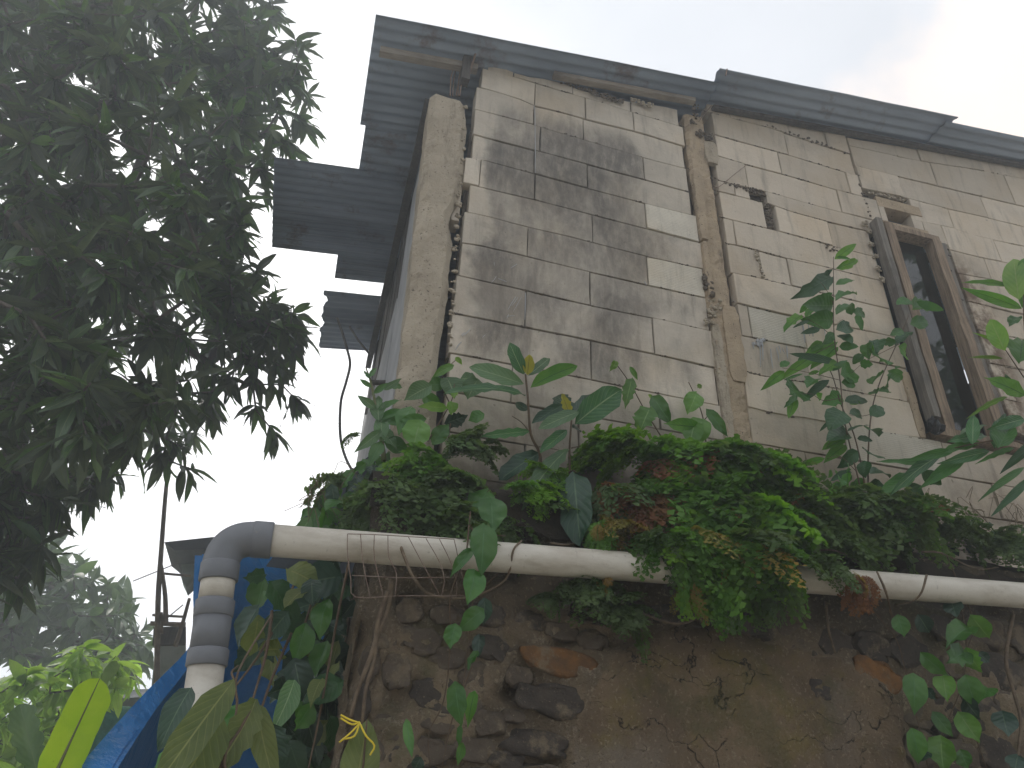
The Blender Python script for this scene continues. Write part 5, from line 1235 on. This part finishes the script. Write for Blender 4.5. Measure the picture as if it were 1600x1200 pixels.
FERNS = [(1068, 905, 2.58, 3, .11, 'fern', 'lone fern strand hanging under the pipe, leftmost of the hanging strands'), (1122, 925, 2.56, 4, .13, 'fern', 'lowest hanging fern strand, its tip over the dark stones'), (1188, 925, 2.57, 4, .11, 'fernd', 'dull fern strand hanging just right of the lowest one'), (1225, 895, 2.58, 4, .10, 'fernd', 'dull fern strand lying over the pipe before its bare stretch'), (1010, 840, 2.62, 4, .10, 'fern', 'small fern strand touching the pipe top beside the dead fern'),
         (655, 735, 2.9, 14, .16, 'fern', 'green fern against the foot of the corner column, behind the pale vine leaves'), (620, 770, 2.95, 16, .17, 'fernd', 'grey-green fern spilling left off the ledge end'), (575, 800, 3.0, 12, .15, 'fernd', 'fern lowest on the slanted sheet, next to the pipe top'),
         (1030, 845, 2.62, 8, .13, 'fern', 'green fern fringe cascading over the pipe front, leftmost of the fringes'), (1080, 850, 2.57, 13, .19, 'fern', 'green fern fringe cascading far below the pipe under the largest fern'), (1140, 865, 2.56, 14, .21, 'fern', 'longest fern fringe cascading below the pipe, its tips over the dark stones'),
         (1195, 868, 2.57, 11, .17, 'fern', 'fern fringe cascading over the pipe just left of its bare middle stretch'), (1290, 885, 2.58, 10, .10, 'fernd', 'dark fern fringe lying on the pipe under the window shrub'),
         (690, 770, 2.86, 26, .17, 'fernd', 'dull green fern tuft directly below the corner column'), (735, 700, 2.9, 16, .14, 'fernd', 'dull fern at the foot of the first wall block course'), (640, 780, 2.84, 20, .17, 'fernd', 'dull fern hanging at the wall corner above the pipe start'),
         (700, 820, 2.78, 16, .14, 'fernd', 'fern tuft just above the pipe left of the hanging vine'), (825, 772, 2.78, 14, .12, 'fernb', 'small bright lime fern below the fig leaf'), (850, 745, 2.84, 8, .10, 'fernb', 'tiny yellowish fern sprig under the tall fig seedling'),
         (985, 715, 2.86, 20, .20, 'fernb', 'bright fern arching left toward the fig leaves'), (1035, 730, 2.88, 26, .20, 'fern', 'fern rising between the two young pepper vines'), (1095, 725, 2.88, 30, .22, 'fern', 'dense fern against the block wall left of the middle column'),
         (1160, 735, 2.88, 28, .21, 'fern', 'dense fern at the foot of the middle column'), (1215, 760, 2.86, 24, .19, 'fern', 'fern right of the middle column foot'), (1050, 790, 2.80, 28, .22, 'fern', 'thick fern hanging toward the pipe right of the dead fronds'),
         (1110, 800, 2.76, 34, .26, 'fern', 'largest fern cascading over the pipe'), (1165, 820, 2.74, 30, .25, 'fern', 'fern cascading over the pipe at the right of the largest one'), (1230, 810, 2.78, 20, .18, 'fernd', 'dull fern mixed with brown fronds above the pipe'),
         (1290, 800, 2.80, 24, .19, 'fernd', 'dark fern below the window shrub, left one'), (1350, 805, 2.80, 26, .20, 'fernd', 'dark fern at the root of the window shrub'), (1410, 800, 2.80, 22, .18, 'fern', 'greener fern right of the window shrub root'), (1290, 850, 2.72, 16, .16, 'fernd', 'dark fern tuft hiding the pipe below the shrub'),
         (1480, 830, 2.82, 18, .16, 'fernd', 'dark sparse fern near the right end of the ledge'), (945, 770, 2.78, 22, .17, 'dead', 'brown dead fern fronds left of the green mass'), (1000, 785, 2.76, 22, .18, 'dead', 'reddish dead fern hanging above the pipe'), (965, 830, 2.70, 12, .12, 'deady', 'small yellowing fern by the hanging dead fronds'),
         (940, 815, 2.62, 8, .13, 'fern', 'thin green fern strand hanging over the pipe front'), (945, 900, 2.62, 3, .07, 'deady', 'tiny golden dead frond hanging below the pipe'), (915, 920, 2.70, 14, .12, 'fernd', 'fern growing from the stones under the pipe left'), (965, 955, 2.72, 12, .12, 'fernd', 'fern growing from the stones under the pipe right'),
         (855, 935, 2.74, 7, .08, 'fernd', 'tiny dark fern on the stones under the pipe'), (1240, 790, 2.74, 8, .14, 'dead', 'rusty fern fronds behind the cascade, above the pipe'), (1335, 895, 2.55, 4, .12, 'dead', 'small rust-red frond hanging below the pipe'), (605, 800, 2.9, 7, .13, 'fernd', 'grey-green fern on the slanted dark sheet'),
         (560, 680, 3.1, 2, .15, 'fernd', 'lacy fern silhouetted against the sky left of the column'), (535, 745, 3.2, 3, .15, 'fernd', 'lacy fern silhouetted low against the sky over the dark sheet'), (1560, 850, 2.82, 16, .16, 'fernd', 'dark fern at the far right end of the ledge'), (780, 820, 2.82, 14, .13, 'fernd', 'dark fern behind the pepper vine above the pipe'), (880, 810, 2.84, 14, .15, 'fernd', 'dark fern behind the big hanging fig leaf')]
for q in FERNS:
    el = (-30, 40); mix = None; az = (-165, -15)
    if q[5] == 'dead': el = (-80, 5); mix = ['deady', 'dead', 'fernd']
    if 'cascad' in q[6] or 'hanging' in q[6] and q[5] == 'fern': el = (-65, 35); mix = ['fernd', 'fern', 'fernd', 'fernb', 'deady']
    if q[5] == 'fernb': mix = ['fern', 'fernb']
    if q[5] == 'fern' and not mix: mix = ['fernd', 'fernd', 'fern', 'fernb', 'dead']
    if 'arching left' in q[6]: az = (-215, -110); el = (-10, 45)
    if 'silhouetted' in q[6]: az = (-210, -130); el = (-50, 20)
    if 'strand' in q[6] or 'tiny golden' in q[6] or 'rust-red' in q[6]: el = (-85, -50)
    fern(*q[:5], q[5], q[6], az, el, 12 if q[3] > 12 else 5, mix)

# creepers hanging left of the stone wall
def creeper(label, P, ys, n, size, mats, stems, nm='creeper', wr=(.6, .9), kind='heart'):
    c0 = W(*stems[0][0]) if stems else W(*P[0], ys[0]); root = empty(nm, c0, label, 'creeper')
    for p in stems: MB().tube(smoothpath([W(*q) for q in p]), [.006, .003], 6).build('stem', 'stem', root, True)
    k = 0
    x0, x1 = min(p[0] for p in P), max(p[0] for p in P); y0, y1 = min(p[1] for p in P), max(p[1] for p in P)
    while k < n:
        px, py = R(x0, x1), R(y0, y1)
        if not inpoly(px, py, P): continue
        k += 1; y = R(*ys); b = W(px, py, y); d = Vector((R(-.7, .7), R(-.5, .3), R(-1.2, -.1))).normalized()
        leaf(root, b, b + d * size * R(.55, 1.25), R(*wr), random.choice(mats), kind, (Vector(CAM) - b).normalized() * .8 + Vector((R(-.8, .8), R(-.3, .3), R(-.2, 1))))
    return root
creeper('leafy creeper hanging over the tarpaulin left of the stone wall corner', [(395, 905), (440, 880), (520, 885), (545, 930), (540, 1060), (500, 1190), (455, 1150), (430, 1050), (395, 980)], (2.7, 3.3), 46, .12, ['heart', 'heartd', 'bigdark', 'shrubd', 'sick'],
        [[(470, 885, 3.0), (440, 960, 2.9), (400, 1030, 2.7), (345, 1100, 2.5)], [(545, 880, 2.9), (530, 950, 2.85), (510, 1060, 2.8), (495, 1140, 2.8), (480, 1210, 2.8)], [(455, 990, 2.9), (425, 1060, 2.8), (395, 1140, 2.7), (350, 1200, 2.6)], [(500, 900, 3.0), (470, 1000, 3.0), (455, 1100, 3.0)],
         [(425, 955, 2.8), (418, 1010, 2.7), (405, 1060, 2.6), (380, 1140, 2.4)]])
creeper('grey-green creeper covering the slanted dark sheet above the pipe', [(480, 800), (540, 740), (600, 690), (660, 700), (660, 830), (470, 830)], (2.95, 3.5), 190, .085, ['heart', 'heart', 'bigpale', 'brightleaf', 'heartd'], [[(640, 760, 3.2), (580, 790, 3.3), (500, 815, 3.4)]])
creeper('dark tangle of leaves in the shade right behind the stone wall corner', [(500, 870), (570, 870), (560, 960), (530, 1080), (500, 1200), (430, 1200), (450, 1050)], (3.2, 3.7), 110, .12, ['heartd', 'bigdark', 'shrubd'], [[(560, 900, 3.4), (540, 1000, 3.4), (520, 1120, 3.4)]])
creeper('dark low leaves growing along the ledge behind the ferns', [(640, 760), (900, 770), (1300, 790), (1600, 820), (1600, 860), (1100, 850), (640, 830)], (2.82, 2.95), 230, .05, ['heartd', 'bigdark', 'shrubd'], [], nm='ledge_creeper')
creeper('small leafy seedling beside the root of the window shrub', [(1290, 735), (1340, 725), (1350, 770), (1300, 775)], (2.7, 2.85), 16, .055, ['brightleaf', 'shrub'], [], nm='ledge_creeper')
# bare runners and roots lying among the ferns
for k, (px, py, ln, lab) in enumerate(((700, 835, 90, 'bare brown runner above the pipe behind the hanging vine'), (860, 840, 120, 'bare brown runner above the pipe below the fig seedlings'), (985, 900, 80, 'dark runner hanging behind the left end of the fern cascade'), (1260, 865, 110, 'bare runner on the dark ledge right of the fern cascade'), (1440, 870, 120, 'bare runner on the ledge near the right end of the pipe'), (620, 850, 70, 'bare runner on top of the pipe by the wire rack'))):
    pts = [W(px + ln * t, py + 10 * math.sin(t * 5 + k) + 12 * t, 2.68 + .05 * math.sin(t * 4 + k)) for t in (0, .2, .4, .6, .8, 1)]
    o = MB().tube(smoothpath(pts), [.005, .002], 6).build('runner', 'root', None, True); tag(o, lab, 'root', 'bare runners on the ledge')
# hanging dry strands
mb = MB()
for _ in range(70):
    px = R(1400, 1600) if random.random() < .5 else R(480, 640); py = R(770, 830) if px > 1000 else R(740, 850); y = 2.9 if px > 1000 else 3.0; a = W(px, py, y + R(-.04, .04))
    mb.tube(smoothpath([a, a + Vector((R(-.05, .05), R(-.04, 0), R(-.06, .08))), a + Vector((R(-.14, .14), R(-.05, 0), R(-.16, .05)))], 3), .0016, 3, False)
o = mb.build('dry_grass', 'drygrass', None); tag(o, 'thin dry grass stems tangled along the ledge', 'grass', kind='stuff')
# foreground plant, lower left: big limp olive leaves
big_plant('limp_leaf_plant', (300, 1280, 1.7), 'plant with big limp olive-green leaves in front of the lower pipe end',
    [([(300, 1280, 1.75), (345, 1200, 1.85), (370, 1110, 1.95), (372, 1050, 2.0), (425, 960, 2.3)], .004), ([(380, 1300, 1.8), (350, 1190, 1.85), (375, 1140, 1.9), (400, 1095, 2.0)], .004), ([(366, 1063, 1.95), (362, 1050, 1.97), (372, 1040, 2.0)], .003)],
    [((366, 1062, 1.9), (250, 1210, 1.65), 50, 'sick', 'oblong', (0, 0, .5)), ((345, 1110, 1.9), (282, 1265, 1.7), 50, 'sick', 'oblong', (.5, 0, 0)), ((400, 1092, 2.0), (368, 1185, 1.8), 40, 'sick', 'oblong', (.3, 0, 0)), ((385, 1100, 2.1), (352, 1180, 2.0), 46, 'heart', 'ovate'), ((300, 1130, 2.1), (235, 1210, 1.9), 34, 'heart', 'oblong'),
     ((402, 1100, 2.0), (415, 1220, 1.9), 40, 'sick', 'ovate', (-.3, 0, 0)), ((298, 1075, 2.2), (248, 1150, 2.1), 36, 'bigdark', 'ovate'), ((400, 1092, 2.1), (376, 1128, 2.0), 14, 'bigpale', 'lance'), ((460, 1062, 2.4), (442, 1128, 2.3), 30, 'bigpale', 'ovate', (.3, 0, 0)), ((420, 1130, 2.2), (440, 1200, 2.2), 50, 'bigdark', 'ovate'), ((330, 1160, 2.0), (330, 1240, 1.9), 50, 'sick', 'ovate')])
bp = big_plant('tied_leaf', (560, 1260, 1.9), 'single olive leaf at the bottom edge beside a knotted yellow ribbon', [([(560, 1290, 1.9), (568, 1190, 1.9), (573, 1125, 1.9)], .003)], [((552, 1255, 1.9), (575, 1122, 1.9), 52, 'sick', 'ovate', (0, 0, 0))], 'leaf')
mb = MB()
for p in (((532, 1117), (545, 1124), (562, 1130)), ((532, 1122), (550, 1132), (562, 1128)), ((562, 1130), (548, 1145), (530, 1160)), ((562, 1130), (572, 1150), (585, 1165), (578, 1180)), ((562, 1128), (554, 1150), (535, 1155))):
    mb.tube(smoothpath([W(*q, 1.88) for q in p], 3), .0022, 5)
o = mb.build('yellow_ribbon', 'ribbon', None, True); tag(o, 'thin yellow plastic ribbon knotted above the single olive leaf', 'ribbon')

# ------------------------------------------------------------------ haze
hb = MB().box((-320, -320, -1), (320, 320, 16.5)).build('haze', None, None); tag(hb, kind='stuff')
hm = bpy.data.materials.new('haze_air'); hm.use_nodes = True; hn = hm.node_tree.nodes; hn.clear()
ho = hn.new('ShaderNodeOutputMaterial'); hv = hn.new('ShaderNodeVolumePrincipled'); hv.inputs['Density'].default_value = .019
hv.inputs['Color'].default_value = (.88, .94, 1, 1); hv.inputs['Anisotropy'].default_value = .6
hm.node_tree.links.new(hv.outputs[0], ho.inputs['Volume']); hb.data.materials.append(hm)
print('objects', len(bpy.data.objects), 'blocks', nblk[0])
